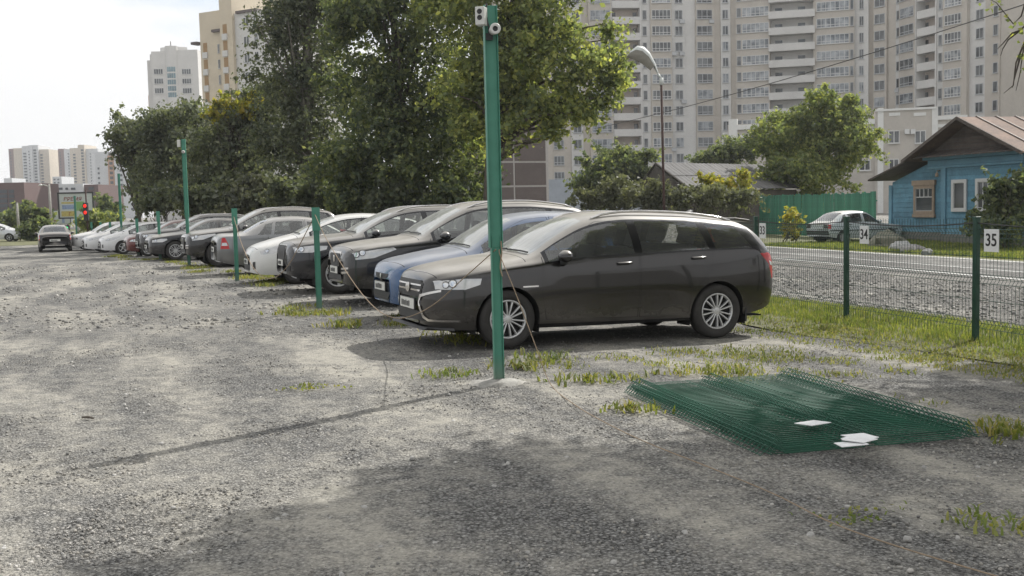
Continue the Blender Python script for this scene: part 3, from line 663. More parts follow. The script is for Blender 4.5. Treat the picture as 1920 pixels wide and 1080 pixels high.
OLD = dict(L=4.0, W=1.62, fo=.78, wb=2.46, R=.285, arch=.05, smooth=1, rw=.34,
  hw=[(0, .66), (.06, .74), (.2, .78), (.6, .80), (1.2, .81), (2.5, .81), (3.6, .80), (3.9, .77), (4.0, .73)],
  zs=[(0, .32), (.2, .24), (.5, .22), (1, .22), (3.4, .24), (4.0, .34)],
  zb=[(0, .60), (.05, .66), (.2, .72), (.6, .78), (1.0, .82), (1.4, .85), (2.5, .87), (3.5, .88), (3.85, .88), (4.0, .84)],
  zt=[(0, .64), (.04, .70), (.12, .745), (.4, .79), (.9, .85), (1.15, .885), (1.5, 1.12), (1.78, 1.31), (1.95, 1.375), (2.3, 1.40), (2.8, 1.385), (3.15, 1.33), (3.5, 1.12), (3.8, .95), (3.92, .92), (4.0, .87)],
  windows=[(1.30, 2.14, 2.12, 1.30), (2.26, 2.98, 2.92, 2.25), (3.06, 3.42, 3.16, 3.02)], wind=(1.16, 1.80), back=(3.10, 3.74), hood=(.12, 1.08),
  headlight=[(-.01, .60), (.16, .60), (.18, .68), (-.01, .67)], tail=[(3.86, .84), (4.01, .84), (4.01, .66), (3.88, .66)],
  doors=[[(1.2, .3), (2.19, .28), (2.20, .87), (2.18, 1.33), (1.9, 1.31), (1.5, 1.08), (1.17, .88), (1.15, .6)], [(2.205, .28), (2.85, .3), (2.9, .5), (3.05, .7), (3.07, .88), (2.95, 1.27), (2.21, 1.33), (2.21, .87)]],
  handles=[(2.0, .80), (2.9, .82)], mirror=(1.42, .86), seat_x=1.85, dash=.88, cut_b=(.52, .5), paint_handle=0, plates=[],
  drapes=[('rear_lamp', 'rear', [(.42, .86), (.72, .86), (.72, .68), (.42, .68)], 'ink', .006), ('rear_lamp', 'rear', [(-.72, .86), (-.42, .86), (-.42, .68), (-.72, .68)], 'ink', .006), ('rear_bumper', 'rear', [(-.74, .58), (.74, .58), (.74, .40), (-.74, .40)], 'trim', .02),
          ('side_moulding', 'sides', [(.35, .54), (3.95, .56), (3.95, .60), (.35, .585)], 'ink', .008)])
def wheels(sp, rr, style, n, wd=.2): sp['_wheels'] = wheel_meshes(sp['R'], rr, wd, style, n)
wheels(WAGON, .213, 'pair', 7); wheels(HATCH, .19, 'one', 6, .18); wheels(SUV, .235, 'one', 7, .235); wheels(LIFT, .20, 'one', 5, .19); wheels(SEDAN, .195, 'one', 8, .185); wheels(OLD, .17, 'one', 12, .17)
SUV2['_wheels'] = SUV['_wheels']
# ------------------------------------------------------------------ ground
def gravel(name, sand=(.318, .302, .262), stone=(.258, .257, .249), patch=.478, dark=1.0):
    a = NT(name); v = a.pos()
    big = a.noise((a.n('ShaderNodeMapping', {'Vector': (a.n('ShaderNodeMapping', {'Vector': v, 'Rotation': (0, 0, -.382)}), 0), 'Scale': (1.15, .36, 1)}), 0), .9, 7, .62)
    mid = a.noise(v, 5.5, 4, .6)
    k = a.math('ADD', a.math('MULTIPLY', big, .68), a.math('MULTIPLY', mid, .32))
    fac = a.ramp(k, patch - .085, patch + .10)
    base = a.mix(fac, sand, stone)
    vo = a.n('ShaderNodeTexVoronoi', {'Vector': v, 'Scale': 52.0}); vo2 = a.n('ShaderNodeTexVoronoi', {'Vector': v, 'Scale': 120.0}); vo3 = a.n('ShaderNodeTexVoronoi', {'Vector': v, 'Scale': 22.0})
    c1 = (a.n('ShaderNodeSeparateColor', {0: (vo, 'Color')}), 0); c2 = (a.n('ShaderNodeSeparateColor', {0: (vo2, 'Color')}), 0); c3 = (a.n('ShaderNodeSeparateColor', {0: (vo3, 'Color')}), 1)
    sp = a.math('ADD', a.math('MULTIPLY', c1, .55), a.math('MULTIPLY', c2, .45))
    cr = a.n('ShaderNodeValToRGB', {0: sp}); e = cr.color_ramp.elements; e[0].position = .12; e[0].color = (.20, .195, .19, 1); e[1].position = .9; e[1].color = (1.6, 1.58, 1.55, 1)
    x = cr.color_ramp.elements.new(.36); x.color = (.86, .85, .84, 1); x = cr.color_ramp.elements.new(.62); x.color = (1.06, 1.05, 1.03, 1)
    amt = a.math('ADD', .42, a.math('MULTIPLY', fac, .58))
    col = a.mix(amt, base, a.mix(1.0, base, cr, 'MULTIPLY'))
    crev = a.ramp(a.math('ADD', (vo, 'Distance'), a.math('MULTIPLY', c3, .01)), .30, .62, (1, 1, 1), (.34, .335, .33))
    col = a.mix(a.math('MULTIPLY', a.math('ADD', .15, fac), .8), col, a.mix(1.0, col, crev, 'MULTIPLY'))
    h = a.math('ADD', a.math('MULTIPLY', (vo, 'Distance'), -1.0), a.math('MULTIPLY', (vo2, 'Distance'), -.5))
    h2 = a.math('ADD', a.math('MULTIPLY', h, a.math('ADD', .25, fac)), a.math('MULTIPLY', mid, .8))
    b = a.bsdf(Base_Color=col, Roughness=.92, Normal=a.bump(h2, .75, .03)); b.inputs['Specular IOR Level'].default_value = .25
    return a.end(b)
M['gravel'] = gravel('lot_gravel')
M['shoulder'] = gravel('shoulder_gravel', (.31, .295, .265), (.245, .238, .225), .42)
M['asphalt'] = gravel('street_gravel', (.27, .265, .25), (.225, .222, .213), .45)
M['line'] = flat('road_paint', (.50, .50, .48), .8, var=.25, scale=6, coords='pos')
M['soil'] = flat('grass_soil', (.115, .115, .05), .95, var=.35, scale=1.6, bump=.02, coords='pos')
def axis_(lo, hi, c, fine, n):
    s = np.sinh(np.linspace(-1, 1, n) * 5.2) / np.sinh(5.2); return np.sort(np.where(s < 0, c + s * (c - lo), c + s * (hi - c)))
gx = axis_(-1800, 1800, 0, 0, 181); gy = axis_(-200, 3000, 9, 0, 201)
_n = lambda x, y: .012 * math.sin(x * 1.7 + y * .6) * math.sin(y * 1.3 - x * .4) + .008 * math.sin(3.1 * x + 1) * math.sin(2.7 * y)
gv = np.array([(x, y, gz(x, y) + (_n(x, y) - .012 if abs(x) < 30 and 0 < y < 40 else -.012)) for x in gx for y in gy])
ii, jj = np.meshgrid(np.arange(180), np.arange(200), indexing='ij'); q = (ii * 201 + jj).ravel()
o = link(bpy.data.objects.new('ground', np_mesh('ground', gv, np.stack([q, q + 201, q + 202, q + 1], 1), M['gravel'], smooth=True)))
tag(o, kind='structure', label='grey and sandy gravel ground of the parking lot')
def sheet(name, A0, A1, B0, B1, mat, dz, n=60, m=6, label=None, wob=0):
    """strip between two edges A0-A1 and B0-B1 lying dz above the ground"""
    mb = MB(); rnd = random.Random(5)
    for i in range(n + 1):
        s = i / n; a = A0.lerp(A1, s); b = B0.lerp(B1, s)
        ja, jb = rnd.uniform(-wob, wob), rnd.uniform(-wob, wob)
        for j in range(m + 1):
            p = a.lerp(b, (j / m) * (1 + jb) + ja * (1 - j / m)); mb.v.append((p.x, p.y, gz(p.x, p.y) + dz))
    for i in range(n):
        for j in range(m): k = i * (m + 1) + j; mb.f.append((k, k + m + 1, k + m + 2, k + 1)); mb.m.append(0)
    o = mb.build(name, mat, None, True)
    if o.data.polygons[0].normal.z < 0: o.data.flip_normals()
    return tag(o, kind='structure', label=label)
def ext(a, b, k0, k1): d = (b - a); return a - d * k0, b + d * k1
LA, LB = ext(gnd(1440, 484), gnd(1920, 526), 3.2, 1.2); UA, UB = ext(gnd(1440, 463), gnd(1920, 492), 1.9, 1.2)
sheet('road', LA, LB, UA, UB, M['asphalt'], .006, label='worn grey street behind the fence')
dn = (UB - UA).normalized(); pn = Vector((dn.y, -dn.x, 0)); pn = pn if pn.x > 0 else -pn
for k, (a, b, wd_) in enumerate(((LA, LB, .17), (LA.lerp(UA, .42), LB.lerp(UB, .42), .10), (UA.lerp(LA, .03), UB.lerp(LB, .03), .20))):
    sheet('road_marking', a, b, a + pn * wd_, b + pn * wd_, M['line'], .011, m=1, label='white painted line along the street', wob=.0)
sheet('shoulder', rc(-14, 7.7), rc(70, 7.7), LB + (LB - LA) * .0, LA, M['shoulder'], -.002, label='stony shoulder between the fence verge and the street')
sheet('verge', rc(-14, 4.9), rc(60, 4.9), rc(-14, 7.7), rc(60, 7.7), M['soil'], -.004, label='strip of grassy earth under the wire fence', wob=.06)
sheet('lawn', UB, UA, UB + pn * 60, UA + pn * 60, M['soil'], .002, label='grassy ground in front of the blue house')
sheet('far_lawn', onx(-400, 64), onx(190, 74), onx(-400, 150), onx(190, 150), M['soil'], .004, label='grass beyond the end of the lot')
# ------------------------------------------------------------------ foliage materials
def leafmat(name, c0, c1, c2, tr=.35):
    a = NT(name); g = a.n('ShaderNodeNewGeometry'); r = (g, 'Random Per Island')
    q = a.n('ShaderNodeValToRGB', {0: r}); e = q.color_ramp.elements; e[0].color = (*c0, 1); e[1].color = (*c2, 1); e[1].position = .97; x = e.new(.55); x.color = (*c1, 1)
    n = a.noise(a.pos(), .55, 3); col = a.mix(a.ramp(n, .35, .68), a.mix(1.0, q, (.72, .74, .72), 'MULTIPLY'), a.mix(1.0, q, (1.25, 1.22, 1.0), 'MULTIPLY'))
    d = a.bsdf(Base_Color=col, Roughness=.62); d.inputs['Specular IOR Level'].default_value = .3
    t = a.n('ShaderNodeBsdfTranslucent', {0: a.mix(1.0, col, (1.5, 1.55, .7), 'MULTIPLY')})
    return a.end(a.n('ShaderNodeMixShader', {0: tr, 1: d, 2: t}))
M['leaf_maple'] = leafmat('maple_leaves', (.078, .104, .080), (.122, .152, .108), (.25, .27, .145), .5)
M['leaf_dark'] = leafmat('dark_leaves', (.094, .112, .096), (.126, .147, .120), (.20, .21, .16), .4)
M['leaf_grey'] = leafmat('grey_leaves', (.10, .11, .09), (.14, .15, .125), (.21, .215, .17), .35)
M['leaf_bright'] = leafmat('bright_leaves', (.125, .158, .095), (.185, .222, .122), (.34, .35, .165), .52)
M['leaf_lit'] = leafmat('lit_maple_leaves', (.15, .185, .112), (.225, .262, .145), (.43, .43, .19), .58)  # brighter copy of the maple leaves, sunlight put into the colour
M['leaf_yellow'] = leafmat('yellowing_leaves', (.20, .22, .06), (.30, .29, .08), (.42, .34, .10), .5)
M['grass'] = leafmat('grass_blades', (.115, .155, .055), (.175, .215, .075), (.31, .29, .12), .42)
M['weed'] = leafmat('weed_blades', (.12, .155, .05), (.20, .215, .075), (.31, .265, .12), .4)
M['bark'] = flat('bark', (.085, .072, .058), .95, var=.35, scale=5, bump=.03)
M['bark_pale'] = flat('pale_bark', (.17, .155, .13), .95, var=.4, scale=4, bump=.03)
def leaves_mesh(name, C, S, N, mat, rng, up=.25):
    """leaf quads: centres C (n,3), sizes S (n,), outward hints N (n,3)"""
    n = len(C); d = rng.normal(size=(n, 3)) + N * .5; d[:, 2] += up; d /= np.linalg.norm(d, axis=1, keepdims=True)
    a = np.cross(d, rng.normal(size=(n, 3))); a /= np.linalg.norm(a, axis=1, keepdims=True) + 1e-9; b = np.cross(d, a)
    s = S[:, None]; bend = d * s * .18
    V = np.stack([C - a * s * .62, C + b * s * .42 + bend, C + a * s * .62, C - b * s * .42 + bend], 1).reshape(-1, 3)
    return np_mesh(name, V, np.arange(4 * n).reshape(n, 4), mat)
def blob_leaves(blobs, n, leaf, rng, clump=.55, shell=.55):
    """leaves through the crown: an inner mass, ragged sub-lobes and sprays that stick out; blobs are (centre, radii, weight)"""
    wts = np.array([b[2] * (b[1][0] * b[1][1] * b[1][2])**(.70) for b in blobs]); wts /= wts.sum(); C = []; Nn = []; tips = []
    for (c, r, _), w in zip(blobs, wts):
        m = max(60, int(n * w)); r = np.array(r); c = np.array(c); rm = r.mean()
        k = int(rng.integers(11, 17)); d = rng.normal(size=(k, 3)); d /= np.linalg.norm(d, axis=1, keepdims=True)
        sc_ = c + d * r * rng.uniform(.5, 1.02, (k, 1)); sr = rm * rng.uniform(.20, .42, k); tips.append(sc_[::2])
        m1 = int(m * .62); kk = max(8, m1 // 26); ix = rng.integers(0, k, kk); dd = rng.normal(size=(kk, 3)); dd /= np.linalg.norm(dd, axis=1, keepdims=True)
        cc = sc_[ix] + dd * (sr[ix] * rng.uniform(.35, 1.15, kk))[:, None]; cs = clump * rng.uniform(.22, .75, kk)
        j = rng.integers(0, kk, m1); C.append(cc[j] + rng.normal(size=(m1, 3)) * cs[j][:, None] * np.array([1, 1, .6])); Nn.append(dd[j])
        m2 = int(m * .26); d2 = rng.normal(size=(m2, 3)); d2 /= np.linalg.norm(d2, axis=1, keepdims=True); C.append(c + d2 * r * rng.uniform(.1, .78, (m2, 1))); Nn.append(d2)
        m3 = m - m1 - m2; ks = max(5, m3 // 16); j0 = rng.integers(0, k, ks); ds = d[j0] + rng.normal(size=(ks, 3)) * .45; ds /= np.linalg.norm(ds, axis=1, keepdims=True); ds[:, 2] -= .15
        s0 = sc_[j0] + ds * sr[j0][:, None] * .7; ln = clump * rng.uniform(.8, 2.6, ks); j = rng.integers(0, ks, m3); t = rng.random(m3)
        C.append(s0[j] + ds[j] * (ln[j] * t)[:, None] + rng.normal(size=(m3, 3)) * (clump * .16)); Nn.append(ds[j])
    C = np.concatenate(C); return C, np.concatenate(Nn), np.concatenate(tips)
def tree(name, label, base, blobs, n, leaf, mat, seed, r0=.22, group=None, clump=.55, bark='bark', lean=(0, 0), cat='tree', fork=.35, stems=1, limbs=26, shell=.5):
    rng = np.random.default_rng(seed); rd = random.Random(seed); base = Vector(base)
    root = empty(name, base, 0, label, cat, group)
    C, Nn, tips = blob_leaves(blobs, n, leaf, rng, clump, shell)
    C[:, 2] = np.maximum(C[:, 2], base.z + .15)
    S = leaf * (.35 + 1.25 * rng.random(len(C))**1.3)
    me = leaves_mesh('crown', C - np.array(base), S, Nn, M[mat] if isinstance(mat, str) else mat, rng)
    link(bpy.data.objects.new('crown', me), root)
    m = MB(); top = max(b[0][2] + b[1][2] * .55 for b in blobs) - base.z; cx = np.mean([b[0][0] for b in blobs]) - base.x; cy = np.mean([b[0][1] for b in blobs]) - base.y
    for s_ in range(stems):
        ox, oy = (0, 0) if stems == 1 else (rd.uniform(-.5, .5), rd.uniform(-.5, .5)); tx = cx * .8 + (rd.uniform(-1, 1) * top * .12 if stems > 1 else 0)
        pts = []
        for i in range(9):
            t = i / 8; pts.append(Vector((ox + tx * t**1.4 + rd.uniform(-.12, .12) * (t > 0), oy + cy * .8 * t**1.4 + rd.uniform(-.12, .12) * (t > 0), -.1 + (top + .1) * t)))
        m.tube(pts, [r0 * (1.35 if i == 0 else 1) * (1 - .86 * i / 8) / (stems**.4) for i in range(9)], 8)
        idx = rng.permutation(len(tips))[:limbs // stems]
        for q_ in idx:
            e = Vector(tips[q_]) - base; h = min(max(fork * top + rd.random() * .5 * top, .1), e.z * .8 if e.z > .5 else .3)
            k = min(max(h / top, 0), 1) * 8; i0 = min(int(k), 7); s0 = pts[i0].lerp(pts[i0 + 1], k - i0)
            mid = s0.lerp(e, .5) + Vector((rd.uniform(-.3, .3), rd.uniform(-.3, .3), .12 * (e - s0).length))
            rr = r0 * (1 - .86 * k / 8) * .55; m.tube([s0, s0.lerp(mid, .55), mid, mid.lerp(e, .6), e], [rr, rr * .8, rr * .58, rr * .34, rr * .12], 5)
    m.build('trunk', M[bark], root, True)
    return root
def pb(px, py, d, rx, rz, ry=None, w=1.0):
    """crown lobe seen at (px, py): rx, rz half sizes in photo pixels, at distance d"""
    c = at(px, py, d); k = d / FOC; return ((c.x, c.y, c.z), (rx * k, (ry if ry else (rx + rz) / 2) * k, rz * k), w)
def bush(label, px, d, blobs, n, leaf, mat, seed, group=None, name='bush', **k):
    return tree(name, label, onx(px, d), blobs, n, leaf, mat, seed, r0=.05, group=group, cat='bush', clump=k.pop('clump', .3), stems=4, limbs=16, fork=.1, **k)
# ------------------------------------------------------------------ buildings
M['win'] = (lambda a: a.end(a.bsdf(Base_Color=a.ramp(a.noise(a.pos(), .45, 2), .35, .65, (.018, .022, .026), (.13, .14, .145)), Roughness=.08)))(NT('window_glass'))
M['win_bright'] = (lambda a: a.end(a.bsdf(Base_Color=a.ramp(a.noise(a.pos(), .8, 2), .35, .65, (.06, .075, .09), (.34, .36, .38)), Roughness=.1)))(NT('curtained_glass'))
M['pvc'] = flat('window_frame_white', (.56, .56, .55), .5, var=.05)
M['pvc_grey'] = flat('window_frame_grey', (.40, .41, .42), .5, var=.06)
WINC = {}
def win_mesh(w, h, n, split=False, mat='pvc', glass='win', sill=True, depth=.07):
    key = (round(w, 2), round(h, 2), n, split, mat, glass, sill)
    if key not in WINC:
        f = MB(); t = min(.09, w * .09); D = depth
        f.box(-w / 2, -D, 0, w / 2, 0, t); f.box(-w / 2, -D, h - t, w / 2, 0, h)
        for i in range(n + 1):
            x = -w / 2 + w * i / n; a, b = (x, x + t) if i == 0 else (x - t, x) if i == n else (x - t / 2, x + t / 2); f.box(a, -D + .002, t, b, 0, h - t)
        if split: f.box(-w / 2 + t, -D + .004, h * .26, w / 2 - t, 0, h * .26 + t)
        if sill: f.box(-w / 2 - .06, -D - .12, -.06, w / 2 + .06, 0, -.002)
        p = MB(); p.quad((-w / 2 + t / 2, -.025, t / 2), (w / 2 - t / 2, -.025, t / 2), (w / 2 - t / 2, -.025, h - t / 2), (-w / 2 + t / 2, -.025, h - t / 2))
        WINC[key] = (f.mesh('window', M[mat]), p.mesh('pane', M[glass]))
    return WINC[key]
def window(parent, p, r, w, h, n=2, **k):
    """window centred at p (bottom middle) on a facade whose rightward direction is r"""
    a, b = win_mesh(w, h, n, **k); o = link(bpy.data.objects.new('window', a), parent); o.location = p - parent.location; o.rotation_euler = (0, 0, math.atan2(r.y, r.x))
    link(bpy.data.objects.new('pane', b), o); return o
def slab(mb, A, B, z0, z1, depth, front=0, mi=0):
    """upright block behind the line A-B (seen from the camera side), front metres proud of it"""
    r = Vector((B.x - A.x, B.y - A.y, 0)).normalized(); n = Vector((r.y, -r.x, 0)); a0, b0 = Vector((A.x, A.y, 0)) + n * front, Vector((B.x, B.y, 0)) + n * front; a1, b1 = a0 - n * (depth + front), b0 - n * (depth + front)
    k = len(mb.v); mb.v += [Vector((p.x, p.y, z)) for z in (z0, z1) for p in (a0, b0, b1, a1)]
    for f in ((0, 1, 5, 4), (1, 2, 6, 5), (2, 3, 7, 6), (3, 0, 4, 7), (4, 5, 6, 7), (3, 2, 1, 0)): mb.f.append(tuple(k + i for i in f)); mb.m.append(mi)
def local(mb, root):
    mb.v = [Vector(v) - root.location for v in mb.v]; return mb
M['beige'] = flat('beige_cladding', (.455, .418, .368), .85, var=.07, scale=.35, coords='pos')
M['pale'] = flat('pale_cladding', (.555, .545, .525), .85, var=.06, scale=.35, coords='pos')
M['greige'] = flat('grey_beige_render', (.43, .40, .36), .85, var=.07, scale=.4, coords='pos')
M['bluegrey'] = flat('blue_grey_base', (.34, .37, .41), .85, var=.08, scale=.5, coords='pos')
M['recess'] = flat('loggia_render', (.44, .38, .33), .9, var=.08, scale=.5, coords='pos')
# --- the long apartment block
FPX = [900, 1060, 1275, 1362, 1465, 1560, 1650, 1686, 1737, 1790, 1835, 1865, 1990, 2080]; FD = [189, 190, 192, 193, 190, 188, 185, 181, 174, 169.5, 165.5, 162.5, 151, 143]
def fac(px): p = onx(px, float(np.interp(px, FPX, FD))); return Vector((p.x, p.y, 0))
base_z = -.45; block = empty('apartment_block', fac(1400) + Vector((0, 0, base_z)), 0, 'long many-storey beige apartment block with balconies filling the right background', 'building')
wl = MB(); TOP = 46.0; ROW = [34.4 - 2.8 * k for k in range(-2, 11)]          # window centre heights
strips = [(900, 1020, -.5, 0), (1020, 1040, -.1, 0), (1040, 1061, 0, 0), (1061, 1074, 0, 0), (1074, 1096, .3, 1), (1096, 1109, .0, 0), (1109, 1151, .6, 0), (1205, 1223, .3, 1), (1223, 1262, .7, 0), (1262, 1287, .2, 1), (1287, 1307, .0, 1), (1307, 1341, .5, 0), (1341, 1354, .0, 0),
          (1354, 1372, .3, 1), (1372, 1383, .1, 0), (1383, 1446, 1.0, 0), (1446, 1526, -.6, 1), (1526, 1602, 1.0, 0), (1602, 1628, .3, 1), (1628, 1640, -.5, 0), (1640, 1664, .5, 0), (1664, 1680, .0, 0), (1680, 1690, .2, 1), (1690, 1719, .6, 0), (1756, 1772, .3, 1), (1772, 1816, .8, 0), (1816, 1846, .1, 1), (1846, 1873, .2, 0), (1873, 2080, .0, 0)]
for a, b, fr, mi in strips: slab(wl, fac(a), fac(b), 5.9, TOP, 14, fr + .002 * (a % 7), mi)
for a, b in ((1151, 1205), (1719, 1756)):
    slab(wl, fac(a), fac(b), 5.9, TOP, 14, -1.3, 2); slab(wl, fac(a), fac(b), TOP - 1.2, TOP, 14, .3, 1)
    for f in (a, b): slab(wl, fac(f - 1.2), fac(f + 1.2), 5.9, TOP, 14, .55, 1)
slab(wl, fac(900), fac(1650), base_z, 5.88, 14, .4, 3); slab(wl, fac(1650), fac(2080), base_z, 5.88, 14, .4, 3)
local(wl, block).build('wall', [M['beige'], M['pale'], M['recess'], M['bluegrey']], block)
wcols = [(1041, 1060, 3, 0, 'win'), (1078, 1093, 2, .3, 'win'), (1112, 1149, 4, .6, 'win_bright'), (1209, 1216.5, 1, .3, 'win'), (1225, 1260, 5, .7, 'mix'), (1269, 1283, 2, .2, 'win'), (1308.5, 1337, 3, .5, 'win'), (1357, 1368, 2, .3, 'win'), (1385, 1393, 1, 1.0, 'win'), (1395, 1444, 6, 1.0, 'win_bright'),
         (1532, 1592, 7, 1.0, 'win_bright'), (1594, 1600, 1, 1.0, 'win'), (1611, 1619, 2, .3, 'win'), (1642, 1661, 2, .5, 'win'), (1681.5, 1689, 1, .2, 'win'), (1692, 1717, 3, .6, 'mix'), (1760, 1766.5, 1, .3, 'win'), (1775, 1806, 5, .8, 'mix'), (1828, 1842, 2, .1, 'win'), (1861, 1870, 1, .2, 'win')]
rw = random.Random(3); nwin = 0
def on_strip(a, b):
    sa, sb = next((s[0], s[1]) for s in strips if s[0] <= (a + b) / 2 < s[1]); P, Q = fac(sa), fac(sb); d = Q - P; o = []
    for px in (a, b): v = ray(px, 400); t = (P.x * d.y - P.y * d.x) / (v.x * d.y - v.y * d.x); o.append(Vector((v.x * t, v.y * t, 0)))
    return o
for a, b, n, fr, gl in wcols:
    A, B = on_strip(a, b); r = (B - A).normalized(); nn = Vector((r.y, -r.x, 0)); c = (A + B) / 2; w = (B - A).length
    for z in ROW:
        if nwin >= 292: break
        zl = z - .8; g = gl if gl != 'mix' else rw.choice(['win', 'win', 'win_bright'])
        if g == 'win' and rw.random() < .15: g = 'win_bright'
        window(block, c + nn * (fr + .02) + Vector((0, 0, zl)), r, w, 1.62, n, split=(n >= 3), mat='pvc_grey' if n < 5 else 'pvc', glass=g); nwin += 1
for a, b, fr, deep in ((1153, 1204, .45, 1.7), (1721, 1755, .45, 1.7), (1443, 1528, 1.7, 2.2)):            # balconies
    A, B = fac(a), fac(b); r = (B - A).normalized(); nn = Vector((r.y, -r.x, 0))
    for z in ROW:
        m = MB(); z0 = z - 1.45
        slab(m, A, B, z0, z0 + 1.15, .16 - fr, fr); slab(m, A, B, z0 - .12, z0 + .0, deep, fr - .004)
        bo = local(m, block).build('balcony', M['pale'], block)
        for s in ((.12, .88) if fr < 1 else (.22, .72)):
            p = A.lerp(B, s) + nn * (-1.28 if fr < 1 else -.56) + Vector((0, 0, z - 1.0)); wm = win_mesh(.75 if fr < 1 else 1.3, 1.75 if fr < 1 else 1.6, 1, glass='win', mat='pvc_grey'); o = link(bpy.data.objects.new('door', wm[1]), bo); o.location = p - block.location; o.rotation_euler = (0, 0, math.atan2(r.y, r.x))
for (px, k) in ((1277, 2), (1262, 4), (1276, 4), (1279, 7), (1259, 10), (1837, 2), (1683, 7), (1331, 2)):        # air conditioners hung under windows
    p = fac(px); r = (fac(px + 4) - p).normalized(); nn = Vector((r.y, -r.x, 0)); m = MB(); q = p + nn * .8
    slab(m, q, q + r * .9, ROW[k] - 1.55, ROW[k] - .95, .35, 0); local(m, block).build('air_conditioner', M['pvc_grey'], block)
# ground-floor windows of the block
for px in (1041, 1075): 
    p = fac(px); r = (fac(px + 4) - p).normalized(); nn = Vector((r.y, -r.x, 0)); window(block, p + nn * .42 + Vector((0, 0, 3.2)), r, 1.1, 1.5, 2)
# --- brown panel building behind the maples
bd = 112; A, B = onx(868, bd), onx(1030, bd + 5); br = empty('panel_building', A.lerp(B, .5), 0, 'dark brown panel-clad building with pale joints behind the big maple', 'building')
M['brownpanel'] = flat('brown_panel', (.095, .075, .068), .8, var=.12, scale=.8, coords='pos'); M['joint'] = flat('pale_joint', (.36, .34, .32), .8)
m = MB(); slab(m, A, B, -.45, 15, 5); local(m, br).build('wall', M['joint'], br)
r = (B - A).normalized(); nn = Vector((r.y, -r.x, 0)); nl = (B - A).length
cols = [0, .205, .59, .975]; rows = [-.4, 3.55, 6.15, 9.1, 12.0, 15.0]
for i in range(3):
    for j in range(5):
        m = MB(); slab(m, A + (B - A) * (cols[i] + .012), A + (B - A) * (cols[i + 1] - .008), rows[j] + .1, rows[j + 1] - .1, .02, .05); local(m, br).build('panel', M['brownpanel'], br)
# --- low beige building behind the trees on the right
ld = 124; A, B = onx(1362, ld + 4), onx(1812, ld - 4); lb = empty('low_building', A.lerp(B, .5), 0, 'low beige two-storey building with white pilasters behind the bushy tree', 'building')
r = (B - A).normalized(); nn = Vector((r.y, -r.x, 0))
def lp(px):                                    # point of that facade in photo column px
    v = ray(px, 400); t = ((A.x * r.y - A.y * r.x)) / (v.x * r.y - v.y * r.x); return Vector((v.x * t, v.y * t, 0))
def lz(px, py): return at(px, py, lp(px).y).z
m = MB(); slab(m, lp(1366), lp(1640), -.45, lz(1500, 228), 12, 0); slab(m, lp(1640), lp(1757), -.45, lz(1700, 205), 12, .25); slab(m, lp(1757), lp(1812), -.45, lz(1780, 216), 12, 0); local(m, lb).build('wall', M['greige'], lb)
M['white'] = flat('white_render', (.62, .62, .60), .8, var=.06, coords='pos', scale=.6)
for a, b, f in ((1645, 1656, .35), (1746, 1757, .35), (1368, 1384, .3)):
    m = MB(); slab(m, lp(a), lp(b), -.4, lz(a, 203 if a > 1400 else 224), .3, f); local(m, lb).build('pilaster', M['white'], lb)
for a, b, y0, y1, f in ((1640, 1757, 205, 203, .45), (1757, 1812, 222, 217, .3), (1757, 1812, 236, 232, .2), (1384, 1640, 236, 229, .3), (1384, 1640, 252, 248, .2)):
    m = MB(); slab(m, lp(a), lp(b), lz((a + b) / 2, y0 + 2), lz((a + b) / 2, y1), .2, f); local(m, lb).build('cornice', M['white'], lb)
for a, b, y0, y1 in ((1665, 1686, 269, 245), (1714, 1735, 269, 245), (1761, 1779, 264, 242), (1666, 1685, 321, 298), (1611, 1632, 320, 300), (1714, 1735, 321, 298), (1405, 1417, 290, 268), (1480, 1500, 280, 256), (1540, 1560, 280, 256)):
    window(lb, lp((a + b) / 2) + nn * (.27 if 1640 < a < 1757 else .02) + Vector((0, 0, lz((a + b) / 2, y0))), r, (lp(b) - lp(a)).length, lz(a, y1) - lz(a, y0), 2)
for a in (1695, 1706):
    m = MB(); slab(m, lp(a), lp(a + 9), lz(a, 252), lz(a, 243), .3, .75); local(m, lb).build('air_conditioner', M['pvc'], lb)
for a, b in ((1666, 1687), (1712, 1735)):
    m = MB(); slab(m, lp(a), lp(b), lz(a, 218), lz(a, 212), .2, .32); local(m, lb).build('relief', M['white'], lb)
# --- stepped beige block at upper left
M['cream'] = flat('cream_cladding', (.54, .47, .36), .85, var=.06, scale=.3, coords='pos'); M['orange'] = flat('terracotta', (.42, .24, .15), .85, var=.08, scale=.3, coords='pos'); M['loggia'] = flat('loggia_ochre', (.30, .19, .09), .85); M['roofdark'] = flat('dark_roof', (.09, .07, .065), .7)
def hz(px, py, d): return at(px, py, d).z
d1 = 178; s1 = empty('stepped_block', onx(450, d1), 0, 'cream stepped apartment block with ochre loggias rising above the trees at left', 'building')
m = MB(); F = lambda px: onx(px, d1 + (520 - px) * .06)
for a, b, yt, fr, mi in ((385, 390, 20, -1.0, 2), (390, 434, 7, 0, 0), (434, 457, -30, .8, 0), (457, 560, 16, .2, 1)): slab(m, F(a), F(b), -.4, hz((a + b) / 2, yt, d1), 12, fr, mi)
local(m, s1).build('wall', [M['cream'], M['pale'], M['recess']], s1)
r1 = (F(500) - F(400)).normalized(); n1 = Vector((r1.y, -r1.x, 0))
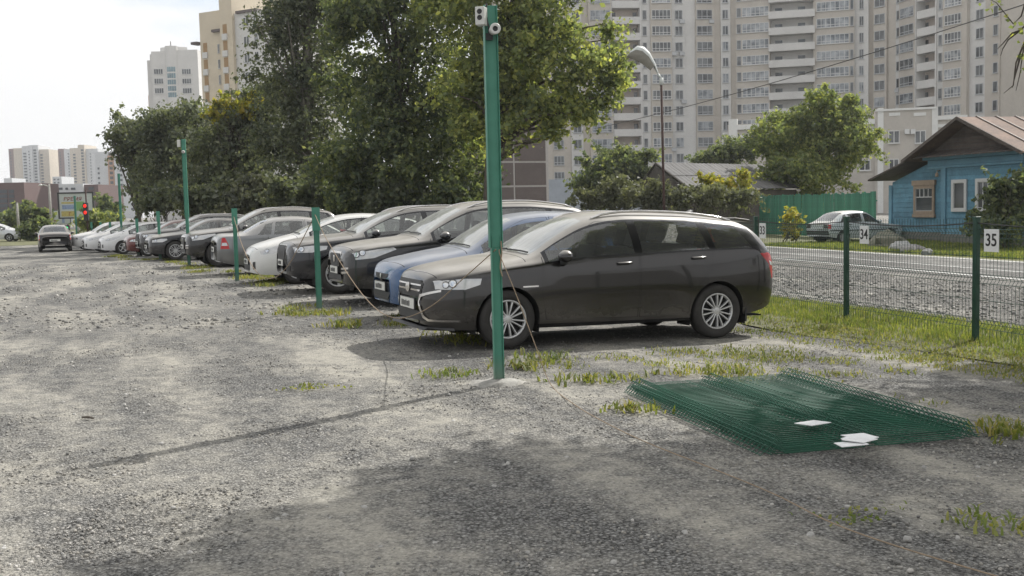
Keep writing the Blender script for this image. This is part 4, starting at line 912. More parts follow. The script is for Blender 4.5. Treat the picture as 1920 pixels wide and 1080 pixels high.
for px, w, fr, ys, kind in ((399, 10, 0, (70, 103, 135, 167, 200), 'l'), (443, 10, .8, (40, 72, 104, 136, 168), 'l'), (424, 5, 0, (75, 105, 135, 165), 'w'), (433, 5, 0, (62, 92, 125, 157), 'w'), (478, 14, .2, (30, 66, 100, 134, 168), 'w'), (496, 10, .2, (28, 62, 97, 131, 165), 'w')):
    for y in ys:
        p = F(px) + n1 * (fr + .02) + Vector((0, 0, hz(px, y, d1) - .8))
        if kind == 'w': window(s1, p, r1, w * d1 / FOC, 1.5, 2)
        else:
            m = MB(); slab(m, p - r1 * .45, p + r1 * .45, p.z - .1, p.z + 1.5, .02, .03); lo = local(m, s1).build('loggia', M['loggia'], s1); m = MB(); slab(m, p - r1 * .55, p + r1 * .55, p.z - 1.1, p.z - .1, .02, .25); local(m, s1).build('parapet', M['pale'], lo)
for a, b, y in ((416, 436, 44), (462, 500, 14), (377, 388, 64)): 
    m = MB(); slab(m, F(a), F(b), hz(a, y + 5, d1), hz(a, y, d1), 1, .6); local(m, s1).build('roof_edge', M['roofdark'], s1)
# --- white rounded block further left
d2 = 300; s2 = empty('rounded_block', onx(335, d2), 0, 'pale grey apartment block with rounded glazed stair tower at far left', 'building'); m = MB(); F2 = lambda px, dd=0: onx(px, d2 + dd)
for a, b, yt, fr, mi in ((283, 292, 110, -3, 0), (292, 298, 100, -1.5, 0), (298, 324, 96, 0, 0), (346, 384, 93, 0, 0), (262, 284, 170, -12, 1)): slab(m, F2(a), F2(b), -.4, hz((a + b) / 2, yt, d2), 16, fr, mi)
cx = F2(335); rr = 12 * d2 / FOC
ring = [Vector((cx.x + rr * math.sin(a), cx.y - rr * .7 * math.cos(a) + .5, 0)) for a in np.linspace(-1.4, 1.4, 9)]
for p, q_ in zip(ring[:-1], ring[1:]): slab(m, p, q_, -.4, hz(335, 86, d2), 6, 0, 0)
local(m, s2).build('wall', [M['pale'], M['orange']], s2); r2 = Vector((1, 0, 0)); n2 = Vector((0, -1, 0))
M['teal'] = flat('blue_glazing', (.16, .24, .27), .15, var=.3, scale=.6, coords='pos')
for j, y in enumerate((131, 149, 167)):
    for px, w, n in ((310, 17, 4), (362, 17, 4)): window(s2, F2(px) + Vector((0, -.03, hz(px, y + 5, d2))), r2, w * d2 / FOC, 1.5, n)
for k in range(2, 6):
    p, q_ = ring[k], ring[k + 1] if k + 1 < len(ring) else ring[k]
    for y in (130, 142, 154, 166, 178):
        m = MB(); slab(m, p.lerp(q_, .06), p.lerp(q_, .94), hz(335, y + 4.5, d2), hz(335, y - 4.5, d2), .03, .04); local(m, s2).build('glazing', M['teal'], s2)
m = MB(); m.tube([F2(329) + Vector((0, 3, hz(329, 86, d2) - 1)), F2(329) + Vector((0, 3, hz(329, 71, d2)))], .12, 5); local(m, s2).build('mast', M['roofdark'], s2)
# --- far towers and low buildings at the left edge
M['brick'] = flat('red_brick_far', (.115, .075, .07), .9, var=.08, scale=.1, coords='pos'); M['farwhite'] = flat('far_white_panel', (.52, .53, .54), .85, var=.05, scale=.1, coords='pos'); M['farcream'] = flat('far_cream_panel', (.50, .44, .36), .85, var=.05, scale=.1, coords='pos'); M['farbrown'] = flat('far_brown_panel', (.22, .14, .13), .85, var=.05, scale=.1, coords='pos'); M['farwin'] = flat('far_window', (.045, .055, .065), .3, var=.25, scale=.2, coords='pos')
def farbuild(name, label, d, parts, cols, mats, depth=20):
    """parts: (px0, px1, top y, proud, material); cols: (px, px width, y0, y1, step, height)"""
    c = onx((parts[0][0] + parts[-1][1]) / 2, d); o = empty(name, c, 0, label, 'building'); m = MB()
    for a, b, y, fr, mi in parts: slab(m, onx(a, d), onx(b, d), -.6, hz((a + b) / 2, y, d), depth, fr, mi)
    local(m, o).build('wall', [M[k] for k in mats], o); cache = {}
    for px, w, y0, y1, st, hh, fr in cols:
        key = (w, hh)
        if key not in cache:
            k = MB(); ww = w * d / FOC / 2 * 1.15; h_ = hh * d / FOC * 1.25; k.box(-ww, -.15, 0, ww, .1, h_); cache[key] = k.mesh('window', M['farwin'])
        y = y0
        while y < y1:
            q_ = link(bpy.data.objects.new('window', cache[key]), o); q_.location = onx(px, d) + Vector((0, -fr - .05, hz(px, y, d) - onx(px, d).z)) - c; y += st
    return o
farbuild('tower_block', 'left one of two distant towers with brown, cream and white stripes', 900, [(25, 35, 279, 2, 0), (35, 53, 278, 3, 1), (53, 72, 274, 5, 2), (72, 82, 273, 4, 2), (82, 100, 280, 2, 1), (56, 76, 271, -4, 2)], [(28.5, 2.2, 288, 385, 5.6, 2.6, 2), (58, 5, 290, 385, 5.6, 2.4, 5), (76, 4.5, 284, 400, 5.6, 2.8, 4), (86, 4, 292, 345, 5.6, 2.2, 2), (66, 1.6, 286, 400, 5.6, 2, 5)], ['farbrown', 'farcream', 'farwhite'])
farbuild('tower_block', 'right one of two distant towers, half hidden by the leftmost tree', 880, [(117, 130, 279, 2, 0), (130, 142, 280, 4, 2), (142, 158, 278, 5, 1), (158, 170, 272, 6, 1), (170, 192, 279, 3, 2)], [(121, 2.2, 288, 385, 5.6, 2.6, 2), (150, 4, 292, 385, 5.6, 2.4, 5), (166, 4, 284, 400, 5.6, 2.8, 6), (138, 1.6, 290, 400, 5.6, 2, 4), (178, 1.6, 290, 400, 5.6, 2, 3)], ['farbrown', 'farcream', 'farwhite'])
farbuild('slab_block', 'white and orange slab block behind the leftmost tree', 560, [(186, 211, 285, 2, 0), (211, 224, 292, 3, 1), (224, 272, 232, 4, 0)], [(192, 3, 318, 400, 9, 3, 2), (217, 5, 300, 400, 9, 4, 3), (236, 4, 250, 400, 9, 3.4, 4), (254, 4, 250, 400, 9, 3.4, 4)], ['farwhite', 'orange'])
farbuild('brick_building', 'red brick block with grey windows at the left edge', 260, [(-60, 48, 343, 0, 0)], [(8, 14, 362, 410, 9, 5, 0), (24, 8, 362, 410, 9, 5, 0), (-12, 14, 362, 410, 9, 5, 0)], ['brick'])
farbuild('office_building', 'low cream building behind the billboard', 330, [(97, 114, 349, 1, 1), (114, 163, 345, 2, 0), (163, 189, 346, 1, 1)], [(121, 7, 356, 375, 9, 3.2, 2), (133, 4, 356, 375, 9, 3.2, 2), (145, 7, 356, 375, 9, 3.2, 2), (176, 8, 356, 400, 10, 4, 1), (105, 8, 356, 400, 10, 4, 1)], ['farwhite', 'brick'])
farbuild('white_block', 'small white block roof between the two distant towers', 700, [(102, 119, 331, 0, 0), (11, 26, 334, 0, 0)], [(106, 3, 338, 350, 6, 2.4, 0), (113, 3, 338, 350, 6, 2.4, 0)], ['farwhite'])
# ------------------------------------------------------------------ blue house, green fence, shed
HA = Vector((17.35, 42.7, 0)); HV = Vector((.23, -.973, 0)).normalized(); HN = Vector((HV.y, -HV.x, 0))      # facade origin, rightward, outward
def hs(px):
    k = (px - 960) / FOC; v = ray(px, 370); k = v.x; return (HA.x - k * HA.y) / (k * HV.y - HV.x)
def hd(px): return (HA + HV * hs(px)).y
def hzz(px, py): return at(px, py, hd(px)).z
hroot = empty('wooden_house', HA + Vector((0, 0, -.45)), math.atan2(HV.y, HV.x), 'blue wooden house with dark board gable and rusty sheet roof', 'house')
# local frame: x along the facade to the right, y inward, z up from the ground
def HZ(px, py): return hzz(px, py) + .45
M['blue'] = flat('blue_boards', (.115, .255, .345), .8, var=.2, scale=1.6, bump=.004, rnd=.13); M['blue2'] = flat('blue_trim', (.13, .27, .36), .7, var=.1, scale=2)
M['gable'] = flat('weathered_gable', (.085, .07, .06), .9, var=.3, scale=3, bump=.006, rnd=.25); M['rust'] = flat('rusty_sheet', (.165, .115, .088), .9, .0, var=.3, scale=1.5, rnd=.14); M['seamdark'] = flat('seam_dark', (.10, .075, .06), .6)
M['casing'] = flat('brown_casing', (.34, .265, .20), .8, var=.12); M['stonebase'] = flat('plinth', (.17, .165, .15), .9, var=.2)
xm0, xm1 = 0.0, 4.75; xw0 = hs(1645); eave = HZ(1750, 296); peak = HZ(1825, 219); xpk = hs(1825); gl0 = hs(1737); gl1 = 2 * xpk - gl0; wz0 = HZ(1645, 343)
def hp(name, mb, mat, parent=hroot, **k): return mb.build(name, mat, parent, **k)
def boards(x0, x1, ztop, y, nm, mat, pitch=.145, z0=.42, par=hroot, pitchv=None):
    z = z0; i = 0
    while z < (ztop(0) if not callable(ztop) else max(ztop(x0), ztop(x1))) - .01:
        zt = min(z + pitch - .012, max(ztop(x0), ztop(x1))); m = MB()
        # clip the board by the sloping top edge
        def xr(zz):
            if ztop(x0) >= zz and ztop(x1) >= zz: return x0, x1
            t = (zz - ztop(x0)) / (ztop(x1) - ztop(x0)); xc = x0 + (x1 - x0) * t
            return (xc, x1) if ztop(x1) > ztop(x0) else (x0, xc)
        a0, a1 = xr(z); b0, b1 = xr(zt); y0 = y - .02 + .004 * (i % 3)
        m.v = [Vector(p) for p in ((a0, y0 - .006, z), (a1, y0 - .006, z), (b1, y0, zt), (b0, y0, zt), (a0, y + .03, z), (a1, y + .03, z), (b1, y + .03, zt), (b0, y + .03, zt))]
        m.f = [(0, 1, 2, 3), (1, 5, 6, 2), (4, 0, 3, 7), (3, 2, 6, 7), (5, 4, 7, 6), (0, 4, 5, 1)]; m.m = [0] * 6
        hp(nm, m, mat, par); z += pitch; i += 1
m = MB(); m.box(xm0, .05, 0, xm1, 7, eave - .02); m.box(xw0, .75, 0, xm0 + .02, 6, wz0); m.poly([(xw0, .75, wz0), (xm0, .75, wz0), (xm0, .75, HZ(1765, 275))]); m.poly([(gl0 + .2, .1, eave), (gl1 - .2, .1, eave), (xpk, .1, peak - .12)]); hp('wall', m, M['blue'])
m = MB(); m.box(xm0 - .03, -.06, 0, xm1 + .03, .05, .42); m.box(xw0 - .03, .64, 0, xm0 - .04, .75, .42); hp('plinth', m, M['stonebase'])
boards(xm0 + .16, xm1 - .16, lambda x: eave - .45, .0, 'board', M['blue'], .21, .42)
wtop = lambda x: wz0 - .1 + (HZ(1765, 275) - wz0) * (x - xw0) / (xm0 - xw0)
boards(xw0 + .14, xm0 - .12, wtop, .70, 'board', M['blue'], .21, .42)
for x in (xm0, xm1): 
    m = MB(); m.box(x - .12, -.08, .42, x + .14, .06, eave - .44); hp('corner_post', m, M['blue2'], bevel=.01)
m = MB(); m.box(xw0 - .1, .62, .42, xw0 + .12, .76, wz0 - .12); hp('corner_post', m, M['blue2'], bevel=.01)
for z0, z1, o_ in ((eave - .44, eave - .34, .10), (eave - .335, eave - .1, .06), (eave - .095, eave + .03, .30)):
    m = MB(); m.box(gl0 + .15, -o_, z0, gl1 - .15, .04, z1); hp('frieze', m, M['blue2'], bevel=.01)
gt = lambda x: eave + .2 + (peak - .1 - eave - .2) * (1 - abs(x - xpk) / (xpk - gl0 - .25))
zz = eave + .16; i = 0
while zz < peak - .25:
    m = MB(); hw_ = (xpk - gl0 - .2) * (1 - (zz - eave - .1) / (peak - eave - .15)); h2 = (xpk - gl0 - .2) * (1 - (zz + .13 - eave - .1) / (peak - eave - .15))
    y0 = -.03 - .005 * (i % 2); m.v = [Vector(p) for p in ((xpk - hw_, y0, zz), (xpk + hw_, y0, zz), (xpk + max(h2, .01), y0 + .008, zz + .128), (xpk - max(h2, .01), y0 + .008, zz + .128), (xpk - hw_, .04, zz), (xpk + hw_, .04, zz))]
    m.f = [(0, 1, 2, 3), (4, 5, 1, 0)]; m.m = [0, 0]; hp('gable_board', m, M['gable']); zz += .135; i += 1
# small pent roof strip over the frieze
n_ = 13
for i in range(n_):
    a = gl0 - .1 + (gl1 - gl0 + .2) * i / n_; b = a + (gl1 - gl0 + .2) / n_ - .02; m = MB(); m.v = [Vector(p) for p in ((a, -.62, eave + .02), (b, -.62, eave + .02), (b, -.0, eave + .22), (a, -.0, eave + .22), (a, -.62, eave - .01), (b, -.62, eave - .01))]; m.f = [(0, 1, 2, 3), (4, 5, 1, 0)]; m.m = [0, 0]; hp('roof_sheet', m, M['gable'])
# main roof: two slopes with standing seams, ridge running inward
ov = -.75; depth_ = 8.0; dz_ = peak - eave - .1; W_ = gl1 - xpk + .25
for sg in (1, -1):
    for i in range(10):
        y0 = ov + i * .86; y1 = y0 + .85
        m = MB(); a, b = Vector((xpk, 0, peak)), Vector((xpk + sg * W_ * 1.12, 0, peak - dz_ * 1.12)); m.v = [Vector((p.x, y, p.z + t)) for t in (0, -.05) for p, y in ((a, y0), (b, y0), (b, y1), (a, y1))]; m.f = [(0, 1, 2, 3) if sg < 0 else (3, 2, 1, 0), (4, 5, 6, 7) if sg > 0 else (7, 6, 5, 4), (0, 4, 5, 1), (1, 5, 6, 2), (3, 2, 6, 7), (0, 3, 7, 4)]; m.m = [0] * 6
        rs = hp('roof_sheet', m, M['rust'])
        m = MB(); m.tube([a + Vector((0, y1, .02)), b + Vector((0, y1, .02))], .03, 5); hp('seam', m, M['seamdark'], rs)
    m = MB(); e = Vector((sg * W_ * 1.12, 0, -dz_ * 1.12)); nrm = Vector((0, 0, -.13)); p = Vector((xpk, ov - .03, peak + .02)); m.v = [p, p + e, p + e + nrm, p + nrm, p + Vector((0, .05, 0)), p + e + Vector((0, .05, 0)), p + e + nrm + Vector((0, .05, 0)), p + nrm + Vector((0, .05, 0))]; m.f = [(0, 1, 2, 3), (4, 5, 6, 7), (0, 1, 5, 4), (2, 3, 7, 6), (1, 2, 6, 5)]; m.m = [0] * 5; hp('barge_board', m, M['gable'])
# lean-to roof of the wing
x0, x1 = hs(1623), xm0 + .75; za, zb_ = HZ(1625, 337), HZ(1790, 250)
for i in range(7):
    y0 = .1 + i * .86; m = MB(); m.v = [Vector(p) for p in ((x0, y0, za), (x1, y0, zb_), (x1, y0 + .85, zb_), (x0, y0 + .85, za), (x0, y0, za - .07), (x1, y0, zb_ - .07), (x1, y0 + .85, zb_ - .07), (x0, y0 + .85, za - .07))]; m.f = [(0, 1, 2, 3), (4, 5, 1, 0), (7, 6, 5, 4), (3, 7, 4, 0)]; m.m = [0] * 4; hp('roof_sheet', m, M['gable'])
def hwin(px0, px1, py0, py1, y, mat, nx, nz, crown=False):
    x0, x1 = hs(px0), hs(px1); z0, z1 = HZ(px0, py1), HZ(px0, py0); m = MB(); t = .13
    m.box(x0, y - .07, z0, x0 + t, y, z1); m.box(x1 - t, y - .07, z0, x1, y, z1); m.box(x0 + t, y - .072, z0, x1 - t, y, z0 + t); m.box(x0 + t, y - .072, z1 - t, x1 - t, y, z1)
    if crown: m.box(x0 - .08, y - .1, z1 + .002, x1 + .08, y, z1 + .22); m.box(x0 - .05, y - .09, z0 - .14, x1 + .05, y, z0 - .002)
    w = hp('window', m, mat, bevel=.008)
    m = MB(); a0, a1, b0, b1 = x0 + t, x1 - t, z0 + t, z1 - t
    for i in range(nx + 1): x = a0 + (a1 - a0) * i / nx; m.box(x - .02, y - .045, b0 if nz == 1 or i in (0, nx) else b0 + (b1 - b0) * .62, x + .02, y - .002, b1)
    for z in ([b0, b1] if nz == 1 else [b0, b0 + (b1 - b0) * .62, b1]): m.box(a0, y - .047, z - .02, a1, y - .004, z + .02)
    hp('sash', m, M['pvc'], w); m = MB(); m.quad((a0, y - .016, b0), (a1, y - .016, b0), (a1, y - .016, b1), (a0, y - .016, b1)); hp('pane', m, M['win'], w)
hwin(1689, 1727, 349, 402, .66, M['casing'], 4, 2, True); hwin(1787, 1815, 337, 397, -.03, M['pvc'], 1, 1); hwin(1832, 1860, 335, 396, -.03, M['pvc'], 2, 1)
m = MB(); q_ = Vector((hs(1762), .0, HZ(1762, 325)))                       # small lamp under the eave
m.tube([q_ + Vector((0, .0, .1)), q_ + Vector((0, -.12, .12)), q_ + Vector((0, -.14, .02))], .02, 6); m.lathe([(-.14, .0), (-.13, .07), (.0, .06), (.04, .02)], 10, 'z', M=Matrix.Translation(q_ + Vector((0, -.14, 0)))); hp('wall_lamp', m, M['casing'], smooth=True)
# --- green board fence left of the house
M['greenfence'] = flat('green_boards', (.07, .24, .165), .75, var=.22, scale=2.5, rnd=.16)
GA, GB = onx(1424, 60), onx(1643, 48.4); gf = empty('board_fence', GA.lerp(GB, .5), 0, 'green vertical board fence joining the blue house', 'fence'); r = (GB - GA); nb = 70; rd = random.Random(4)
bm_ = [None] * 4; ang = math.atan2(r.y, r.x); bw = r.length / nb
for k in range(4): m = MB(); m.box(0, -.012, .05, bw - .018, .012, 2.12 + .03 * k); bm_[k] = m.mesh('board', M['greenfence'])
for i in range(nb):
    p = GA + r * (i / nb); o = link(bpy.data.objects.new('board', bm_[rd.randrange(4)]), gf); o.location = Vector((p.x, p.y, gz(p.x, p.y))) - gf.location; o.rotation_euler = (rd.uniform(-.01, .01), 0, ang)
for z in (.5, 1.75): m = MB(); slab(m, GA, GB, z - .45, z - .38, .06, -.02); local(m, gf).build('rail', M['greenfence'], gf)
# --- grey shed
sd_ = 60; sroot = empty('shed', onx(1300, sd_), 0, 'old wooden shed with grey slate sheet roof behind the hedge', 'shed'); M['slate'] = flat('grey_slate', (.105, .102, .098), .9, var=.25, scale=1.5, bump=.01, rnd=.15); M['shedwall'] = flat('shed_boards', (.07, .06, .052), .95, var=.25, scale=2)
pk = at(1229, 306, sd_ + 2); el = at(1198, 348, sd_ + 5); er = at(1292, 353, sd_ - 2.5); rdg = at(1430, 308, sd_ + 9) - pk; rdg.z = -.05
m = MB(); m.poly([Vector((el.x + .2, el.y, -.45)), Vector((er.x - .2, er.y, -.45)), Vector((er.x - .2, er.y, er.z)), pk - Vector((0, 0, .1)), Vector((el.x + .2, el.y, el.z))]); m.poly([Vector((er.x - .2, er.y, -.45)), Vector((er.x - .2, er.y, -.45)) + rdg, Vector((er.x - .2, er.y, er.z - .1)) + rdg, Vector((er.x - .2, er.y, er.z - .1))]); local(m, sroot).build('wall', M['shedwall'], sroot)
for sg, e in ((1, er), (0, el)):
    for i in range(9):
        for j in range(2):
            a = pk.lerp(e, j * .5) + rdg * (i / 9); b = pk.lerp(e, j * .5 + .53) + rdg * (i / 9); up = Vector((0, 0, .03 * (1 - j) + .006 * (i % 3))); c = rdg / 9 * .985; m = MB(); seg = 6; k0 = 0
            for s in range(seg + 1):
                wv = Vector((0, 0, .03 * math.sin(s * PI))) if s % 2 == 0 else Vector((0, 0, .03)); q0 = a + c * (s / seg) + up + wv; q1 = b + c * (s / seg) + up + wv; m.v += [q0, q1]
            for s in range(seg): m.f.append((2 * s, 2 * s + 1, 2 * s + 3, 2 * s + 2)); m.m.append(0)
            local(m, sroot).build('slate_sheet', M['slate'], sroot)
for e in (er, el): m = MB(); m.tube([pk + Vector((0, -.06, .0)), e + (e - pk) * .06 + Vector((0, -.06, 0))], .05, 5); local(m, sroot).build('barge_board', M['shedwall'], sroot)
# --- street lamp behind the fence
ld_ = 40.5; lb0 = onx(1246, ld_); lr = empty('street_lamp', lb0, 0, 'street lamp with pale curved hood on a thin rusty pole', 'street lamp'); M['rustpole'] = flat('rusty_pole', (.055, .032, .027), .85, var=.3); M['lamphood'] = flat('lamp_hood', (.50, .52, .50), .5, var=.06); M['lens'] = flat('lamp_lens', (.28, .27, .24), .25, var=.1)
pt = at(1240, 152, ld_); m = MB(); m.tube([lb0, pt], [.055, .045], 8); local(m, lr).build('pole', M['rustpole'], lr, True)
b0 = pt + Vector((-.02, 0, -.02)); ang_ = math.radians(40)
# hood: a shell of half-round sections along a curve rising to the left
cv = [at(1233, 138, ld_), at(1226, 124, ld_ - .05), at(1215, 108, ld_ - .15), at(1203, 98, ld_ - .25), at(1191, 95, ld_ - .3), at(1180, 100, ld_ - .35)]; wdt = [.09, .18, .27, .32, .30, .14]
hood = MB(); lens = MB(); ns = 8
for c, w in zip(cv, wdt):
    for j in range(ns + 1):
        a = PI * j / ns; hood.v.append(c + Vector((.3 * w * math.sin(a), -w * .9 * math.cos(a), w * .6 * math.sin(a))))
for i in range(5):
    for j in range(ns): k = i * (ns + 1) + j; hood.f.append((k, k + 1, k + ns + 2, k + ns + 1)); hood.m.append(0)
hood.f.append(tuple(range(5 * (ns + 1), 6 * (ns + 1)))); hood.m.append(0); local(hood, lr).build('hood', M['lamphood'], lr, True)
for i, (c, w) in enumerate(zip(cv, wdt)):
    if i < 1: continue
    for j in range(ns + 1): a = PI * j / ns; lens.v.append(c + Vector((-.75 * w * math.sin(a), -w * .86 * math.cos(a), -w * .9 * math.sin(a))))
for i in range(4):
    for j in range(ns): k = i * (ns + 1) + j; lens.f.append((k, k + ns + 1, k + ns + 2, k + 1)); lens.m.append(0)
local(lens, lr).build('lens', M['lens'], lr, True)
m = MB(); m.tube([pt + Vector((0, 0, -.15)), pt + Vector((0, 0, .12))], .075, 8); m.tube([pt + Vector((0, 0, .08)), cv[0]], .045, 8); local(m, lr).build('bracket', M['lamphood'], lr, True)
# --- overhead cable
m = MB(); a, b = at(1120, 240, 62), at(2060, -38, 30); pts = []
for i in range(25): s = i / 24; p = a.lerp(b, s); p.z -= .5 * 4 * s * (1 - s) * .55; pts.append(p)
m.tube(pts, .017, 5); tag(m.build('overhead_cable', M['trim']), 'thin dark cable crossing the sky in front of the apartment block', 'cable')
# ------------------------------------------------------------------ trees
tree('maple_tree', 'large maple with sunlit yellow-green crown spreading over the tall green post', onx(908, 46),
     [pb(905, 70, 46, 110, 120), pb(1010, 70, 45.5, 95, 110), pb(1085, 140, 45, 78, 62), pb(965, 190, 46, 85, 75), pb(1050, 200, 45, 80, 48), pb(1145, 160, 45, 42, 48, w=.8), pb(1140, 60, 45, 22, 34, w=.9), pb(880, -60, 47, 120, 90), pb(1010, -70, 46, 100, 90), pb(1030, 250, 45, 45, 22, w=.7), pb(880, 200, 46.5, 50, 90), pb(1100, 215, 45, 50, 30, w=.7)],
     46000, .165, 'leaf_lit', 11, r0=.32, clump=.5)
tree('maple_tree', 'dense dark maple in the middle of the tree belt above the white car', onx(760, 50),
     [pb(760, 90, 50, 120, 120), pb(720, 210, 50, 110, 90), pb(830, 210, 49.5, 95, 100), pb(700, 20, 50, 75, 80), pb(800, -50, 51, 130, 80), pb(690, 300, 49, 95, 70), pb(800, 310, 49, 110, 70), pb(870, 330, 49, 60, 55), pb(640, 330, 49.5, 60, 50), pb(650, 70, 51, 50, 80), pb(640, 180, 51, 45, 60)],
     52000, .165, 'leaf_maple', 12, r0=.32, clump=.55)
tree('ash_tree', 'tall grey-green tree with a thin see-through crown left of the maples', onx(575, 58),
     [pb(560, 60, 58, 85, 100), pb(620, 0, 58, 80, 90), pb(520, 150, 58, 60, 70), pb(600, 170, 58, 75, 80), pb(560, 250, 58, 80, 60), pb(520, 30, 58, 50, 50, w=.6), pb(570, -60, 59, 90, 60), pb(575, 325, 57, 75, 45), pb(640, 280, 57, 50, 60), pb(520, 260, 58, 50, 60)],
     40000, .15, 'leaf_dark', 13, r0=.34, clump=.55, bark='bark_pale', fork=.25, stems=2, limbs=40)
tree('ash_tree', 'dark spreading tree with some yellow sprays above the silver sedan', onx(450, 62),
     [pb(440, 230, 62, 70, 60), pb(480, 290, 62, 75, 70), pb(400, 300, 62, 70, 70), pb(500, 200, 62, 50, 45), pb(440, 340, 61, 80, 45)], 28000, .16, 'leaf_dark', 14, r0=.24, clump=.5)
tree('ash_tree', 'dark rounded tree above the black sedan in the row', onx(345, 68),
     [pb(345, 230, 68, 60, 55), pb(310, 290, 68, 55, 60), pb(380, 290, 68, 55, 60), pb(340, 345, 67, 70, 45), pb(290, 240, 68, 40, 35, w=.8)], 26000, .16, 'leaf_dark', 15, r0=.24, clump=.55)
tree('ash_tree', 'leftmost tree of the belt with sparse dark leaves against the sky', onx(262, 70),
     [pb(225, 245, 70, 38, 36, w=.55), pb(262, 270, 70, 42, 40, w=.7), pb(215, 275, 70, 30, 30, w=.4), pb(262, 330, 70, 30, 45, w=.5), pb(240, 300, 70, 32, 28, w=.5), pb(288, 345, 69, 26, 40, w=.8)], 8000, .18, 'leaf_dark', 16, r0=.16, clump=.42, fork=.2, limbs=34)
# yellowing sprays in the belt are a small tree of their own
tree('young_tree', 'young tree with yellow-green sprays inside the dark belt', onx(425, 60), [pb(420, 192, 60, 26, 16), pb(455, 200, 60, 24, 22), pb(480, 180, 60, 16, 14), pb(400, 215, 60, 24, 10)], 1100, .20, 'leaf_yellow', 17, r0=.1, clump=.3)
for i, (px, d, w, h, lab, mat) in enumerate(((300, 58, 34, 22, 'low shrub at the far end of the tree belt behind the black sedan', 'leaf_dark'), (380, 56, 52, 26, 'low shrub behind the tall thin post', 'leaf_dark'), (470, 54, 50, 30, 'low dusty shrub behind the silver sedan', 'leaf_grey'), (560, 52, 56, 34, 'low shrub behind the white car', 'leaf_dark'),
        (655, 50, 48, 48, 'lighter green shrub at the edge of the belt above the post between the dark cars', 'leaf_maple'), (750, 48, 66, 36, 'low dark shrub under the middle maple', 'leaf_dark'), (850, 47, 52, 32, 'low shrub left of the tall green post under the maple', 'leaf_maple'))):
    bush(lab, px, d, [pb(px, 372 - h * .3, d, w, h), pb(px - w * .5, 385, d, w * .6, h * .6), pb(px + w * .5, 382, d, w * .6, h * .7)], 6500, .17, mat, 30 + i, 'shrubs under the tree belt', clump=.35)
# right side
tree('maple_tree', 'bushy yellow-green tree between the shed and the blue house', onx(1530, 66),
     [pb(1530, 250, 66, 85, 62), pb(1480, 280, 66, 60, 55), pb(1585, 280, 66, 62, 60), pb(1530, 205, 66, 50, 30), pb(1450, 320, 65, 45, 35), pb(1530, 330, 65, 85, 38), pb(1610, 250, 66, 35, 40), pb(1575, 210, 66, 38, 26)], 34000, .17, 'leaf_bright', 21, r0=.24, clump=.45)
tree('ash_tree', 'hazy green tree standing left of the shed roof', onx(1150, 78), [pb(1150, 320, 78, 55, 35), pb(1110, 345, 78, 48, 30), pb(1190, 300, 78, 34, 24), pb(1210, 330, 78, 30, 26), pb(1160, 290, 80, 26, 16, w=.6)], 14000, .22, 'leaf_maple', 22, r0=.16, clump=.5)
tree('ash_tree', 'pale green tree rising behind the shed ridge', onx(1370, 86), [pb(1360, 290, 86, 44, 24), pb(1400, 275, 86, 36, 28), pb(1330, 300, 86, 30, 18)], 8000, .20, 'leaf_maple', 23, r0=.15, clump=.5)
bush('grey dusty hedge bush right behind the lamp pole', 1300, 53, [pb(1260, 368, 53, 70, 22), pb(1330, 365, 53, 60, 24), pb(1200, 372, 53, 45, 22), pb(1390, 370, 53, 45, 22)], 12000, .13, 'leaf_grey', 24, 'hedge bushes', clump=.3)
bush('grey dusty hedge bush left of the lamp pole', 1170, 55, [pb(1170, 362, 55, 50, 26), pb(1120, 372, 55, 45, 24)], 8000, .13, 'leaf_grey', 25, 'hedge bushes', clump=.3)
bush('yellow-green bush growing against the shed roof', 1380, 55, [pb(1335, 345, 55, 22, 16), pb(1395, 338, 55, 16, 26), pb(1360, 350, 55, 36, 16)], 2600, .16, 'leaf_yellow', 26, 'hedge bushes', clump=.25)
bush('yellow-green sapling beside the abandoned hatchback', 1484, 47, [pb(1477, 405, 47, 10, 26, w=.7), pb(1492, 410, 47, 12, 22, w=.7), pb(1484, 430, 47, 18, 16)], 700, .13, 'leaf_yellow', 27, clump=.14, name='sapling')
bush('dark round bush in front of the blue house', 1895, 37, [pb(1880, 395, 37, 46, 50), pb(1930, 380, 37, 48, 58), pb(1868, 428, 37, 34, 34), pb(1878, 352, 37, 34, 22, w=.8), pb(1920, 345, 37, 36, 26, w=.8)], 14000, .13, 'leaf_maple', 28, clump=.25)
# far left greenery
for i, (px, d, w, h, y, lab) in enumerate(((20, 120, 34, 28, 415, 'far bushy tree at the left edge'), (62, 110, 26, 24, 405, 'far pale tree left of the dark sedan'), (72, 84, 24, 20, 432, 'dark bush just left of the driving sedan'), (205, 105, 24, 26, 395, 'far tree right of the billboard'), (178, 90, 26, 12, 412, 'low yellow-green bush under the billboard'))):
    tree('far_tree', lab, onx(px, d), [pb(px, y, d, w, h), pb(px - w * .5, y + h * .4, d, w * .6, h * .6), pb(px + w * .5, y + h * .4, d, w * .6, h * .6)], 4200, .30 * d / 100, 'leaf_maple' if i != 4 else 'leaf_bright', 50 + i, r0=.12, clump=.5, group='far trees at the end of the lot')
